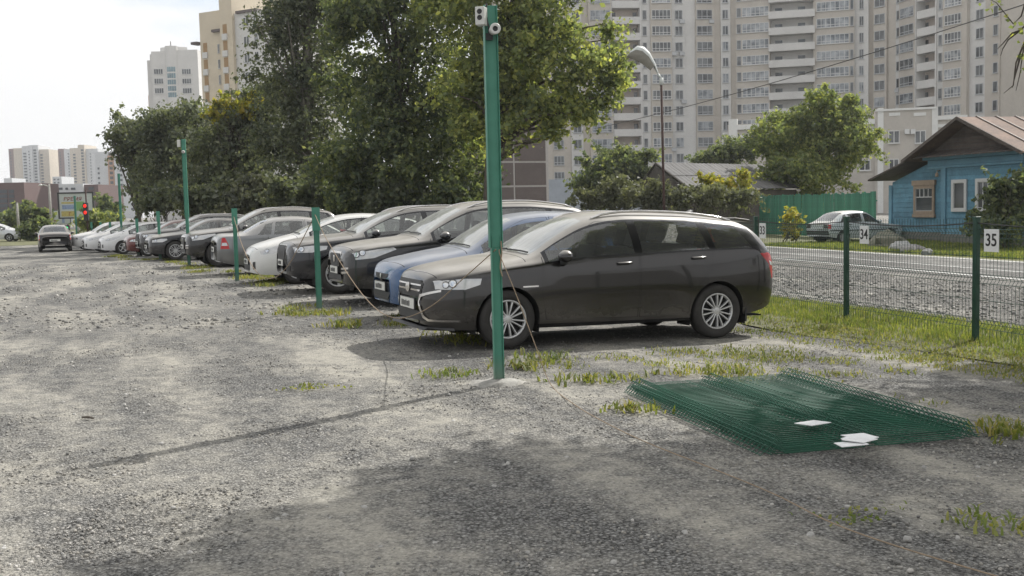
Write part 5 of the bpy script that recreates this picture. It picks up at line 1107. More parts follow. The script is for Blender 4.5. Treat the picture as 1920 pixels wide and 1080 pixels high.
# the tree that shades the foreground; it stands outside the frame on the right and hangs a few twigs into it
rng = np.random.default_rng(5); troot = empty('overhanging_tree', (10.2, 12.6, gz(10.2, 12.6)), 0, 'tree at the right edge whose twigs hang into view and shade the gravel', 'tree')
targets = []                                    # where the clumps throw their shade
def shade(px, py, r, n): 
    g = gnd(px, py); targets.append((g, r, n))
for px, py, r, n in ((1640, 905, .8, 14), (1800, 900, .9, 16), (1450, 965, .75, 14), (1250, 985, .7, 14), (1060, 985, .6, 12), (900, 935, .55, 12), (860, 1010, .6, 12), (700, 1000, .5, 10), (560, 1060, .5, 9), (1150, 1075, .7, 12), (1400, 1075, .7, 12), (1650, 1060, .8, 14), (1900, 1040, .9, 14), (1880, 760, .8, 12), (1960, 800, 1.0, 14), (1850, 700, .5, 4), (1280, 880, .35, 5), (960, 860, .3, 5), (1500, 860, .4, 6), (1350, 900, .4, 6), (1120, 920, .4, 6), (1990, 930, 1.2, 20), (1700, 830, .4, 5), (1800, 800, .35, 4)): shade(px, py, r, n)
for (x, y, r, n) in ((-1.5, 3.6, .9, 16), (0, 3.8, 1.0, 18), (1.5, 3.9, 1.0, 18), (3, 4.2, 1.1, 20), (.5, 2.5, 1.0, 16), (2.5, 2.6, 1.2, 18), (-1, 2.3, 1.0, 14), (4.5, 5.2, 1.2, 20), (5.2, 7.2, 1.2, 20), (6, 9, 1.2, 16)): targets.append((Vector((x, y, 0)), r, n))
C = []; tipsF = []
for g, r, n in targets:
    for k in range(n):
        h = rng.uniform(5.2, 8.5); c = np.array(g) + np.array([rng.normal() * r * .55, rng.normal() * r * .55, 0]); c = c + np.array(SUND) * (h / SUND.z)
        if k % 5 == 0: tipsF.append(c)
        C.append(c + rng.normal(size=(84, 3)) * np.array([.22, .22, .2]))
C = np.concatenate(C); tb = np.array(troot.location)
me = leaves_mesh('crown', C - tb, .15 * (.6 + .8 * rng.random(len(C))), np.zeros_like(C), M['leaf_bright'], rng); link(bpy.data.objects.new('crown', me), troot)
m = MB(); rd = random.Random(6); tk = [Vector((0, 0, -.1)), Vector((-.15, -.1, 1.5)), Vector((-.5, -.4, 3)), Vector((-1.2, -.9, 4.6)), Vector((-2.2, -1.4, 6))]; m.tube(tk, [.3, .24, .21, .17, .12], 10)
for e in tipsF:
    e = Vector(e) - troot.location; s0 = tk[rd.choice((2, 3, 4))]; md = s0.lerp(e, .5) + Vector((0, 0, .5)); m.tube([s0, s0.lerp(md, .5), md, e], [.07, .05, .03, .008], 5)
m.build('trunk', M['bark'], troot, True)
m = MB(); tw = MB(); lv = []                     # twigs hanging into the upper right corner
def twig(pts, d, leaf):
    P = [at(px, py, d) - troot.location for px, py in pts]; tw.tube(P, [.012 - .009 * i / (len(P) - 1) for i in range(len(P))], 5)
    for (px, py, k) in leaf:
        c = at(px, py, d)
        for _ in range(k): lv.append(np.array(c) + rng.normal(size=3) * .035)
twig([(1990, -160), (1935, -40), (1915, 30), (1900, 45), (1868, 5), (1850, -4)], 11.5, [(1868, 5, 7), (1852, 12, 4), (1895, 30, 3), (1880, -5, 5)])
twig([(1935, -40), (1925, 60), (1918, 100), (1912, 140), (1905, 170)], 11.5, [(1912, 55, 3), (1918, 100, 4), (1918, 125, 3), (1916, 75, 4)])
twig([(1950, 20), (1912, 58), (1890, 75), (1880, 92), (1876, 105)], 11.6, [(1902, 50, 4), (1908, 58, 3)])
twig([(1925, 70), (1905, 118), (1900, 160), (1882, 175)], 11.5, [(1915, 108, 3)]); twig([(1912, 58), (1898, 62), (1880, 82), (1870, 92)], 11.5, [])
twig([(1912, 110), (1904, 140), (1898, 165)], 11.4, [])
tw.build('twig', M['bark'], troot, True); lv = np.array(lv)
tag(link(bpy.data.objects.new('leaf_cluster', leaves_mesh('leaf_cluster', lv - tb, .052 * (.7 + .6 * rng.random(len(lv))), np.zeros_like(lv), M['leaf_bright'], rng)), troot), kind='stuff')
# ------------------------------------------------------------------ grass, weeds and stones
def blades(name, pts, hts, wid, mat, label, seed, per=7, spread=.05, lean=.5, parent=None, kind='stuff'):
    rng = np.random.default_rng(seed); P = np.repeat(np.asarray(pts), per, 0); H = np.repeat(np.asarray(hts), per) * (.5 + .7 * rng.random(len(P))); n = len(P)
    P = P + np.c_[rng.normal(size=(n, 2)) * spread, np.zeros(n)]; a = rng.random(n) * 2 * PI; d = np.c_[np.cos(a), np.sin(a), np.zeros(n)]; s = np.c_[-np.sin(a), np.cos(a), np.zeros(n)]
    w = (wid * (.6 + .8 * rng.random(n)))[:, None]; h = H[:, None]; ln = (lean * (.3 + rng.random(n)))[:, None]; up = np.array([0, 0, 1.])
    b0, b1 = P - s * w * .5, P + s * w * .5; m0, m1 = P + up * h * .6 + d * h * ln * .35 - s * w * .42, P + up * h * .6 + d * h * ln * .35 + s * w * .42; t0 = P + up * h * (1 - .25 * ln) + d * h * ln
    V = np.stack([b0, b1, m1, m0, t0], 1).reshape(-1, 3); k = np.arange(n) * 5; me = bpy.data.meshes.new(name)
    F = np.concatenate([np.stack([k, k + 1, k + 2], 1), np.stack([k, k + 2, k + 3], 1), np.stack([k + 3, k + 2, k + 4], 1)])
    o = link(bpy.data.objects.new(name, np_mesh(name, V, F, mat)), parent)
    if parent is None and kind: tag(o, label, 'grass' if 'grass' in name else 'weeds', kind=kind)
    return o
rng = np.random.default_rng(9)
def rowpts(n, u0, u1, w0, w1, clump=0):
    u = rng.uniform(u0, u1, n); w = rng.uniform(w0, w1, n)
    if clump:
        k = max(3, n // clump); cu = rng.uniform(u0, u1, k); cw = rng.uniform(w0, w1, k); ix = rng.integers(0, k, n); u = cu[ix] + rng.normal(size=n) * .16; w = cw[ix] + rng.normal(size=n) * .10
    return np.array([tuple(rc(a, b)) for a, b in zip(u, w)])
p = np.concatenate([rowpts(9000, -6, 22, 5.9, 7.8), rowpts(900, -6, 14, 5.3, 6.2, 9)]); blades('verge_grass', p, np.full(len(p), .075), .008, M['grass'], 'green grass along the foot of the wire fence', 1)
# grass in front of the house
a0, a1 = gnd(1425, 461), gnd(1960, 491); q = []
for _ in range(9000):
    s, t = rng.random(), rng.random()**1.5; b = a0.lerp(a1, s) + pn * (.3 + t * 14); q.append((b.x, b.y, gz(b.x, b.y)))
blades('house_grass', np.array(q), np.full(len(q), .16), .025, M['grass'], 'bright grass between the street and the blue house', 2, per=6, spread=.12)
# weeds: yellowing clumps behind and between the cars
p = np.concatenate([rowpts(900, -2.6, 2.8, 4.2, 5.9, 5), rowpts(260, -1.0, 1.3, 1.8, 4.4, 7), rowpts(90, .3, 1.1, .6, 3.8, 9), rowpts(60, -6, -2, 2.5, 5, 6), rowpts(260, 2, 8, 4.8, 5.8, 6)])
blades('fence_weeds', p, np.full(len(p), .042), .011, M['weed'], 'yellowing weeds scattered over the gravel by the fence', 3, per=7, spread=.06, lean=1.1)
p = np.concatenate([rowpts(260, 13.5, 17.5, .1, 1.0, 16), rowpts(200, 18, 30, -.8, .4, 18), rowpts(200, 30, 45, -2.2, -.6, 20), rowpts(60, 6.5, 8.4, -.4, .2, 10), rowpts(60, 2.5, 7, .4, 1.6, 10)])
blades('row_weeds', p, np.full(len(p), .085), .014, M['weed'], 'low weeds along the foot of the row of green posts', 4, per=7, spread=.09, lean=1.0)
for i, (px, py, h, n, lab, mt) in enumerate(((1030, 672, .10, 16, 'bright green weed clump beside the hanging rope', 'grass'), (990, 690, .10, 24, 'small yellowish weed right of the tall post foot', 'weed'), (838, 702, .07, 18, 'small lone dandelion left of the tall post', 'grass'), (655, 612, .13, 20, 'leafy weed in front of the blue car', 'weed'), (560, 588, .08, 30, 'wide weed clump left of the second post', 'weed'), (1130, 715, .09, 26, 'taller weed clump behind the green mesh stack', 'weed'), (1340, 700, .08, 30, 'wide weed patch above the middle of the mesh stack', 'weed'), (1180, 768, .08, 16, 'dry tuft at the left corner of the mesh stack', 'weed'), (1850, 990, .05, 14, 'dark green weed in the shade at lower right', 'grass'), (1610, 968, .025, 10, 'flat grass tuft in the shaded gravel', 'grass'), (1890, 810, .09, 30, 'weed right of the mesh stack corner', 'weed'), (585, 726, .03, 16, 'flat tuft of grass in the open gravel at left', 'weed'))):
    g = gnd(px, py); e = empty('weed_clump', g, 0, lab, 'weed', 'weed clumps on the gravel'); pts = rng.normal(size=(n, 2)) * (.05 + .0025 * n); pts = np.c_[pts[:, 0] * 1.6, pts[:, 1], np.zeros(n)]
    blades('leaf', pts, np.full(n, h), .016, M[mt], None, 60 + i, per=6, spread=.04, lean=1.15, parent=e)['kind'] = 'stuff'
# loose stones
def stones(name, label, n, sampler, s0, s1, mat, seed):
    rng = np.random.default_rng(seed); c = np.array([(-1, -1, -1), (1, -1, -1), (1, 1, -1), (-1, 1, -1), (-1, -1, 1), (1, -1, 1), (1, 1, 1), (-1, 1, 1)], float) * .5
    P = sampler(n, rng); S = s0 * (s1 / s0)**(rng.random(len(P))**2.2); sc_ = rng.uniform(.6, 1.2, (len(P), 3)) * S[:, None]; sc_[:, 2] *= .62
    V = c[None] * (1 + rng.uniform(-.38, .38, (len(P), 8, 3))); V[:, 4:, :2] *= .72; V = V * sc_[:, None]; a = rng.random(len(P)) * 6.28; ca, sa = np.cos(a)[:, None], np.sin(a)[:, None]
    X = V[..., 0] * ca - V[..., 1] * sa; Y = V[..., 0] * sa + V[..., 1] * ca; V = np.stack([X, Y, V[..., 2]], 2) + P[:, None] + np.array([0, 0, 1.]) * (sc_[:, 2] * .22)[:, None, None]
    f = np.array([(0, 3, 2, 1), (4, 5, 6, 7), (0, 1, 5, 4), (1, 2, 6, 5), (2, 3, 7, 6), (3, 0, 4, 7)]); F = (np.arange(len(P)) * 8)[:, None, None] + f[None]
    o = link(bpy.data.objects.new(name, np_mesh(name, V.reshape(-1, 3), F.reshape(-1, 4), mat))); return tag(o, label, 'gravel', kind='stuff')
a = NT('loose_stone'); g_ = a.n('ShaderNodeNewGeometry'); q_ = a.n('ShaderNodeValToRGB', {0: (g_, 'Random Per Island')}); e_ = q_.color_ramp.elements; e_[0].color = (.14, .137, .13, 1); e_[1].color = (.46, .44, .41, 1); x_ = e_.new(.4); x_.color = (.21, .203, .19, 1); x_ = e_.new(.8); x_.color = (.30, .28, .245, 1)
M['stone'] = a.end(a.bsdf(Base_Color=q_, Roughness=.9))
def near(n, rng):
    d = 3.6 + 12 * rng.random(n)**1.5; x = rng.uniform(-.56, .56, n) * d; k = np.sin(x * .9 + 1.3) * np.sin(d * .8 + .5) + .6 * np.sin(x * 2.3 - d * 1.1) + rng.normal(size=n) * .55; ok = k > -.1
    d, x = d[ok], x[ok]; return np.array([(a_, b_, gz(a_, b_) + _n(a_, b_) - .012) for a_, b_ in zip(x, d)])
stones('gravel_stones', 'loose grey stones lying over the gravel lot', 90000, near, .005, .019, M['stone'], 1)
def far_(n, rng):
    d = 14 + 20 * rng.random(n); x = rng.uniform(-.52, .1, n) * d; return np.array([(a_, b_, gz(a_, b_) + (_n(a_, b_) - .012)) for a_, b_ in zip(x, d)])
stones('gravel_stones', 'coarser loose stones further out on the lot', 7000, far_, .02, .06, M['stone'], 2)
def shd(n, rng):
    s, t = rng.random(n), rng.random(n); P = [rc(-4, 7.9).lerp(rc(16, 7.9), a_).lerp(LB.lerp(LA, .75 * a_ + .12), b_ * .75) for a_, b_ in zip(s, t)]; return np.array([(p.x, p.y, gz(p.x, p.y)) for p in P])
stones('shoulder_stones', 'rubble scattered on the shoulder behind the fence', 9000, shd, .02, .075, M['stone'], 3)

def chips(n, rng):
    d = 4.2 + 16 * rng.random(n); x = rng.uniform(-.5, .45, n) * d; return np.array([(a_, b_, gz(a_, b_) + _n(a_, b_) - .014) for a_, b_ in zip(x, d)])
M['chip'] = flat('pale_stone', (.36, .35, .33), .9, var=.25, scale=12)
stones('pale_stones', 'pale stone chips strewn over the lot', 900, chips, .012, .034, M['chip'], 7)
m = MB(); g = gnd(166, 786); m.tube([g + Vector((-.055, .02, .012)), g + Vector((0, 0, .016)), g + Vector((.05, -.03, .012))], [.008, .011, .007], 6); tag(m.build('stick', M['bark'], None, True), 'short dark stick lying on the open gravel at left', 'stick')
# ------------------------------------------------------------------ cars in the row
def car(name, sp, col, label, u, w, yaw=0, flip=False, metal=.35, dust=.55, group='cars parked in the row', detail=1):
    P = paint(name + '_paint', col, metal, dust); r, h = make_car('car', sp, P, label, group, detail); put(r, u, w, sp['L'], yaw, flip); r['_p'] = 0; del r['_p']; return r, P, h
vesta, PV, HV_ = car('wagon', WAGON, (.012, .0105, .0108), 'dark brown-grey estate car nearest to the camera, behind the tall green post', 3.0, .09, dust=.55)
# details of the near car: mud flap, roof antenna, rear spoiler edge, sill strip
m = MB(); m.box(-.012, -.10, 0, .012, .10, .2); o = m.build('mud_flap', M['trim'], vesta); o.location = (1.70, -.72, .18)
m = MB(); m.v = [Vector(p) for p in ((-.10, -.018, 0), (-.10, .018, 0), (.10, .018, 0), (.10, -.018, 0), (.06, -.006, .07), (.06, .006, .07), (.11, .004, .065), (.11, -.004, .065))]; m.f = [(0, 1, 5, 4), (1, 2, 6, 5), (2, 3, 7, 6), (3, 0, 4, 7), (4, 5, 6, 7)]; m.m = [0] * 5; o = m.build('antenna', M['trim'], vesta, True); o.location = (1.35, 0, HV_.S(3.55, 3.98).z - .004)
m = MB(); m.box(-.20, -.50, -.016, .03, .50, .016); o = m.build('spoiler', PV, vesta, bevel=.014); o.location = (1.93, 0, 1.372); o.rotation_euler = (0, .12, 0)
m = MB(); m.v = [Vector(p) for p in ((-2.20, -.66, .24), (-2.20, .66, .24), (-1.95, .80, .24), (-1.95, -.80, .24), (-2.24, -.60, .215), (-2.24, .60, .215), (-1.95, .83, .215), (-1.95, -.83, .215))]; m.f = [(0, 1, 2, 3), (4, 7, 6, 5), (0, 4, 5, 1), (1, 5, 6, 2), (3, 2, 6, 7), (0, 3, 7, 4)]; m.m = [0] * 6; m.build('splitter', M['trim'], vesta)
blue, PB, _ = car('hatch', HATCH, (.022, .078, .19), 'blue hatchback just behind the near estate car', 5.9, .55, dust=.44, metal=.2)
dk, PD, _ = car('suv_b', SUV2, (.014, .014, .016), 'black crossover with chrome-edged badge grille, third in the row', 8.8, .55, dust=.55)
q5, PQ, _ = car('suv_a', SUV, (.012, .013, .018), 'black off-roader with tall chrome-framed grille and alloy wheels', 11.8, .2, dust=.45)
wh, PW, _ = car('lift', LIFT, (.62, .62, .60), 'white liftback between the black off-roader and the silver sedan', 14.9, .0, metal=0, dust=.35)
sv, PS, _ = car('sedan', SEDAN, (.17, .175, .18), 'silver sedan parked tail first in the row', 18.4, -.3, flip=True, metal=.6, dust=.45)
def cc(src, old, col, label, u, w, L, yaw=0, flip=False, metal=.3, dust=.45):
    P = paint('paint_' + label.split()[0], col, metal, dust); r = copy_car(src, P, old, label=label); put(r, u, w, L, yaw, flip); return r
cc(dk, PD, (.010, .010, .012), 'black crossover with shiny roof rail behind the silver sedan', 23.2, -.61, 4.65, .05)
sd2, PS2, _ = car('sedan_b', dict(SEDAN, R=.325, _wheels=WAGON['_wheels'], arch=.04), (.012, .012, .016), 'black sedan with six-spoke wheels left of the tall thin post', 29.5, -1.26, .08, metal=.3, detail=1)
cc(q5, PQ, (.035, .033, .036), 'dark grey car half hidden behind the black sedan', 33.5, -1.36, 4.63, .09)
cc(blue, PB, (.10, .012, .012), 'dark red car showing its nose between two thin posts', 38, -1.64, 4.08, .10)
cc(wh, PW, (.66, .66, .66), 'white liftback left of the dark red car', 45, -2.5, 4.42, .12, metal=0)
cc(wh, PW, (.60, .60, .60), 'white liftback, second white car from the dark red one', 49.5, -3.2, 4.42, .14, metal=0)
cc(blue, PB, (.64, .64, .64), 'white hatchback at the far end of the row', 54.5, -3.8, 4.08, .15, metal=0)
# other cars
r = copy_car(sd2, paint('paint_driving', (.022, .020, .022), .3, .4), PS2, label='dark sedan driving away down the lot, seen from behind'); r.pop('group', None) if 'group' in r else None
p = onx(100, 58.3); r.location = (p.x, p.y, p.z); r.rotation_euler = (0, 0, math.atan2(.93, -.40) - PI)
r = copy_car(wh, paint('paint_white_far', (.55, .56, .58), .2, .3), PW, label='silver-white car cut off by the left edge'); del r['group']; p = onx(-12, 84); r.location = (p.x, p.y, p.z); r.rotation_euler = (0, 0, PI + .15)
od, PO, _ = car('old', OLD, (.56, .61, .63), 'abandoned pale grey-blue hatchback in the grass before the blue house', 0, 0, metal=.1, dust=.6); del od['group']; p = onx(1603, 46.3); od.location = (p.x, p.y, p.z); od.rotation_euler = (0, 0, PI + math.radians(22))
# ------------------------------------------------------------------ green posts
def green():
    a = NT('green_paint'); v = a.obj(); n = a.noise(v, 7, 4); n2 = a.noise((a.n('ShaderNodeMapping', {'Vector': v, 'Scale': (18, 18, 1.2)}), 0), 3, 4)
    col = a.mix(a.ramp(n, .3, .7), (.045, .19, .13), (.062, .235, .165)); col = a.mix(a.math('MULTIPLY', a.ramp(n2, .66, .78), .55), col, (.09, .12, .085)); zz = (a.n('ShaderNodeSeparateXYZ', {0: v}), 'Z')
    col = a.mix(a.math('MULTIPLY', a.ramp(zz, .0, .25, (1, 1, 1), (0, 0, 0)), .6), col, (.20, .19, .155)); return a.end(a.bsdf(Base_Color=col, Roughness=a.math('ADD', .38, a.math('MULTIPLY', n2, .25)), Normal=a.bump(n2, .15, .004)))
M['green'] = green(); M['darkgreen'] = flat('dark_green_coating', (.012, .052, .034), .4, var=.2, scale=6); M['mesh'] = flat('mesh_green', (.014, .095, .056), .6, var=.2, scale=3); M['rope'] = flat('rope', (.27, .205, .14), .9, var=.2, scale=30); M['concrete'] = flat('concrete', (.30, .29, .265), .95, var=.25, scale=6, bump=.02); M['camwhite'] = flat('camera_housing', (.55, .55, .52), .45, var=.06)
def channel(z0, z1, w, d, t, mb):
    """H-shaped steel section: web facing the camera between two flanges"""
    mb.box(-w / 2, -d / 2, z0, -w / 2 + t, d / 2, z1); mb.box(w / 2 - t, -d / 2, z0, w / 2, d / 2, z1); mb.box(-w / 2 + t, -d * .22, z0 + .001, w / 2 - t, -d * .22 + t, z1 - .001)
def mound(parent, r, sd):
    rd = random.Random(sd); m = MB(); n = 14
    for k, (rr, z) in enumerate(((1, -.015), (.72, .018), (.38, .035), (.05, .04))):
        for j in range(n): a = 2 * PI * j / n; f = r * rr * (1 + rd.uniform(-.25, .25) * (k < 3)); m.v.append(Vector((f * math.cos(a) * 1.35, f * math.sin(a) * .8, z + rd.uniform(-.01, .01))))
    for k in range(3):
        for j in range(n): m.f.append((k * n + j, k * n + (j + 1) % n, (k + 1) * n + (j + 1) % n, (k + 1) * n + j)); m.m.append(0)
    m.build('footing', M['concrete'], parent, True)
def post(p, h, w, d, label, yaw=.12, thick=0, cat='post', name='green_post', foot=.16, sd=1):
    o = empty(name, p, yaw, label, cat, 'green steel posts along the row'); m = MB(); channel(-.1, h if not thick else thick + .1, w, d, .008, m); m.build('shaft', M['green'], o, bevel=.003)
    if thick: m = MB(); channel(thick, h, w * 1.32, d * 1.2, .008, m); m.build('upper_shaft', M['green'], o, bevel=.003)
    if foot: mound(o, foot, sd)
    return o
big = post(gnd(936, 718), 3.19, .085, .07, 'tall green steel post with camera box in the middle foreground', .20, thick=1.165, foot=.2)
# camera box, round camera and clamp near the top
m = MB(); Mx = Matrix.Translation((-.085, -.06, 3.09)) @ Matrix.Rotation(-.5, 4, 'Z'); m.box(-.04, -.045, -.075, .04, .045, .075, M=Mx); cb = m.build('speaker_box', M['camwhite'], big, bevel=.006)
m = MB()
for z in (.035, -.015): m.lathe([(-.046, .022), (-.05, .018), (-.047, .012), (-.046, 0)], 14, M=Mx @ Matrix.Translation((0.0, 0, z)))
m.build('speaker_cone', M['trim'], cb, True)
m = MB(); m.lathe([(.06, .0), (.06, .035), (-.05, .044), (-.062, .046), (-.066, .040), (-.060, .022)], 22, M=Matrix.Translation((.012, -.10, 2.975))); rcam = m.build('round_camera', M['camwhite'], big, True)
m = MB(); m.lathe([(-.060, .022), (-.052, .018), (-.054, 0)], 16, M=Matrix.Translation((.012, -.10, 2.975))); m.build('camera_lens', M['trim'], rcam, True)
m = MB(); m.box(-.05, -.05, 2.90, .01, .01, 2.955); m.tube([(-.03, -.03, 3.2), (-.05, -.05, 3.12), (-.02, -.05, 3.0), (-.02, -.04, 2.9)], .008, 5); m.build('bracket', M['trim'], big)
for i, (px, py, h, lab) in enumerate(((599, 583, 1.56, 'short green post before the black off-roader'), (445, 530, 1.60, 'short green post before the silver sedan'), (301, 488, 1.66, 'short green post before the black sedan'), (260, 480, 1.55, 'short green post before the dark red car'), (209, 468, 1.5, 'thin green post before the white car next to the dark red one'), (191, 466, 1.5, 'thin green post before the second white car'), (174, 465, 1.5, 'thin green post before the far white hatchback'))):
    g = gnd(px, py); o = post(g, h, .085, .07, lab, random.uniform(.1, .3), sd=i + 2, foot=.12)
    m = MB(); m.box(-.06, -.05, h - .35, .06, -.042, h + .0); m.build('cap_plate', M['green'], o)
for i, (px, py, h, lab) in enumerate(((355, 500, 3.6, 'tall thin green post with small box between black sedan and black crossover'), (230, 472, 3.95, 'tall green post left of the dark red car'), (145, 462, 3.1, 'tall green post standing before the billboard'))):
    g = gnd(px, py); o = post(g, h, .085, .07, lab, .15, thick=1.4, sd=i + 20)
    if i == 0:
        m = MB(); m.box(-.17, -.06, h - .22, -.085, .04, h - .02); m.build('camera_box', M['camwhite'], o, bevel=.01); m = MB(); m.lathe([(.05, 0), (.05, .04), (-.05, .045), (-.06, .02)], 14, M=Matrix.Translation((-.0, -.09, h - .36))); m.build('round_camera', M['camwhite'], o, True)
# ropes
def rope(pts, r, label):
    m = MB(); P = [Vector(p) for p in pts]; Q = []
    for i in range(len(P) - 1):
        a, b, c, d = P[max(i - 1, 0)], P[i], P[i + 1], P[min(i + 2, len(P) - 1)]
        for k in range(8):
            t = k / 8; Q.append(.5 * ((2 * b) + (c - a) * t + (2 * a - 5 * b + 4 * c - d) * t * t + (3 * b - a - 3 * c + d) * t**3))
    Q.append(P[-1]); m.tube(Q, r, 6); return tag(m.build('rope', M['rope'], None, True), label, 'rope', 'ropes tied to the green posts')
bp = gnd(936, 718); tie = bp + Vector((.03, -.05, 1.15))
ground_pts = [gnd(x, y) + Vector((0, 0, .012)) for x, y in ((1032, 722), (1075, 760), (1130, 793), (1210, 832), (1330, 880), (1450, 930), (1560, 985), (1700, 1035), (1950, 1110))]
rope([tie, tie + Vector((.01, -.03, -.06)), tie.lerp(ground_pts[0], .35) + Vector((-.01, 0, .02)), tie.lerp(ground_pts[0], .7) + Vector((0, 0, -.01))] + ground_pts, .0038, 'rope hanging from the tall post and trailing across the gravel to the lower right')
p2 = gnd(599, 583); p3 = gnd(445, 530)
def span(a, za, b, zb, zs): return [a.lerp(b, s) + Vector((-.04 if 0 < s < 1 else 0, -.06, z)) for s, z in zs]
rope(span(bp, 1.15, p2, 1.45, ((0, 1.15), (.1, .86), (.2, .60), (.3, .41), (.4, .30), (.5, .31), (.6, .44), (.7, .65), (.8, .90), (.9, 1.18), (1, 1.45))), .0052, 'rope sagging from the tall post past the noses of the near cars')
rope(span(p2, 1.45, p3, 1.4, ((0, 1.45), (.12, 1.0), (.25, .62), (.4, .36), (.55, .30), (.7, .45), (.85, .85), (1, 1.42))), .007, 'rope sagging between the two short posts before the white car')
rope([big.location + Vector((.045, -.05, 1.22)), big.location + Vector((.05, -.055, 1.12)), big.location + Vector((.035, -.06, 1.0)), big.location + Vector((.05, -.05, .92))], .006, 'loose rope end knotted on the tall post')
# ------------------------------------------------------------------ wire fence
FU0, FW = -.08, 5.42; fence = empty('wire_fence', rc(FU0, FW), 0, 'dark green welded wire fence on posts behind the parked cars', 'fence')
def fp(k): 
    a = gnd(1829, 640); b = gnd(1587, 598); d = (b - a); q = a + d * k; return Vector((q.x, q.y, gz(q.x, q.y)))
fdir = (fp(1) - fp(0)); fang = math.atan2(fdir.y, fdir.x); FH = 1.40
def wire_panel(L, H, nv, r=.0026, bends=(.12, .5, .88), depth=.035):
    """welded panel: upright wires with V folds, doubled cross wires; lies in x-z"""
    V = []; F = []
    def seg(a, b, r):
        k = len(V); d = np.array(b) - np.array(a); 
        ax = np.array([0, 1., 0]) if abs(d[1]) < .7 * np.linalg.norm(d) else np.array([1., 0, 0]); s = np.cross(d, ax); s = s / np.linalg.norm(s) * r; t = np.cross(d, s); t = t / np.linalg.norm(t) * r
        for p in (a, b):
            for q in (s, t, -s, -t): V.append(np.array(p) + q)
        for j in range(4): F.append((k + j, k + (j + 1) % 4, k + 4 + (j + 1) % 4, k + 4 + j))
    zs = [(0, 0)]
    for b in bends: zs += [(b * H - .05, 0), (b * H, -depth), (b * H + .05, 0)]
    zs += [(H, 0)]
    for i in range(nv + 1):
        x = L * i / nv
        for (z0, y0), (z1, y1) in zip(zs[:-1], zs[1:]): seg((x, y0, z0), (x, y1, z1), r)
    for (z, y) in zs[1:-1]: seg((0, y, z), (L, y, z), r * 1.15)
    for z in (H * .32, H * .69): seg((0, 0, z), (L, 0, z), r * 1.1)
    return np_mesh('wire_panel', np.array(V), np.array(F), M['darkgreen'])
pm = wire_panel(fdir.length, FH - .06, 46, .0030)
for k in range(-2, 9):
    p = fp(k); m = MB(); m.box(-.03, -.03, -.1, .03, .03, FH); m.box(-.036, -.036, FH, .036, .036, FH + .02); o = m.build('post', M['darkgreen'], fence, bevel=.004); o.location = p - fence.location; o.rotation_euler = (0, 0, fang)
    if k < 8:
        o = link(bpy.data.objects.new('wire_panel', pm), fence); o.location = p - fence.location + Vector((0, 0, .05)); o.rotation_euler = (0, math.atan2(-(fp(k + 1).z - p.z), fdir.length), fang)
m = MB(); pts = []
for k in range(-2, 8):
    a, b = fp(k), fp(k + 1)
    for s in np.linspace(0, 1, 6)[:-1]: q = a.lerp(b, s); pts.append(q + Vector((0, 0, FH - .05 - .05 * math.sin(PI * s))))
m.tube(pts, .008, 5); tag(m.build('fence_cable', M['trim']), 'dark cable slung along the top of the wire fence', 'cable')
# number boards on the fence
M['board'] = flat('sign_white', (.72, .72, .72), .4, var=.04); M['black'] = flat('sign_black', (.015, .015, .015), .5)
def text(s, size, mat, parent, loc, rot, name='lettering', ext=.0015, shear=0, align='CENTER', sx=1):
    c = bpy.data.curves.new(name, 'FONT'); c.body = s; c.size = size; c.extrude = ext; c.align_x = align; c.align_y = 'CENTER'; c.shear = shear; c.offset = size * .012
    t = bpy.data.objects.new(name, c); COL.objects.link(t); bpy.context.view_layer.update(); dg = bpy.context.evaluated_depsgraph_get(); me = bpy.data.meshes.new_from_object(t.evaluated_get(dg)); bpy.data.objects.remove(t); me.materials.clear(); me.materials.append(mat)
    o = bpy.data.objects.new(name, me); link(o, parent); o.location = loc; o.rotation_euler = rot; o.scale = (sx, 1, 1); return o
for s, px, py, wpx, hpx in (('33', 1432, 432.5, 17, 20), ('34', 1623, 440, 20, 24), ('35', 1862, 451, 27, 30)):
    v = ray(px, py); a = fp(0); t = (a.x * fdir.y - a.y * fdir.x) / (v.x * fdir.y - v.y * fdir.x); p = Vector((0, 0, CH)) + v * t; d = p.y
    o = empty('number_board', p + Vector((-fdir.y, fdir.x, 0)).normalized() * -.0, fang + PI, {'33': 'white 33 board on the fence beside the estate car tail', '34': 'white 34 board on the fence in front of the abandoned hatchback', '35': 'white 35 board on the fence nearest the right edge'}[s], 'sign', 'number boards on the fence')
    n = Vector((math.cos(fang + PI / 2), math.sin(fang + PI / 2), 0)); n = n if n.y < 0 else -n; o.location = p + n * .02
    w, h = wpx * d / FOC * 1.0, hpx * d / FOC; w /= abs(math.cos(fang + PI)) * .0 + .93
    w = .215; h = .215 * 1.12 if s != '35' else .25; w = .21 if s != '35' else .24
    m = MB(); m.box(-w / 2, -.004, -h / 2, w / 2, .004, h / 2); m.build('board', M['board'], o)
    text(s, h * .78, M['black'], o, (0, -.0062, 0), (PI / 2, 0, 0), 'number')
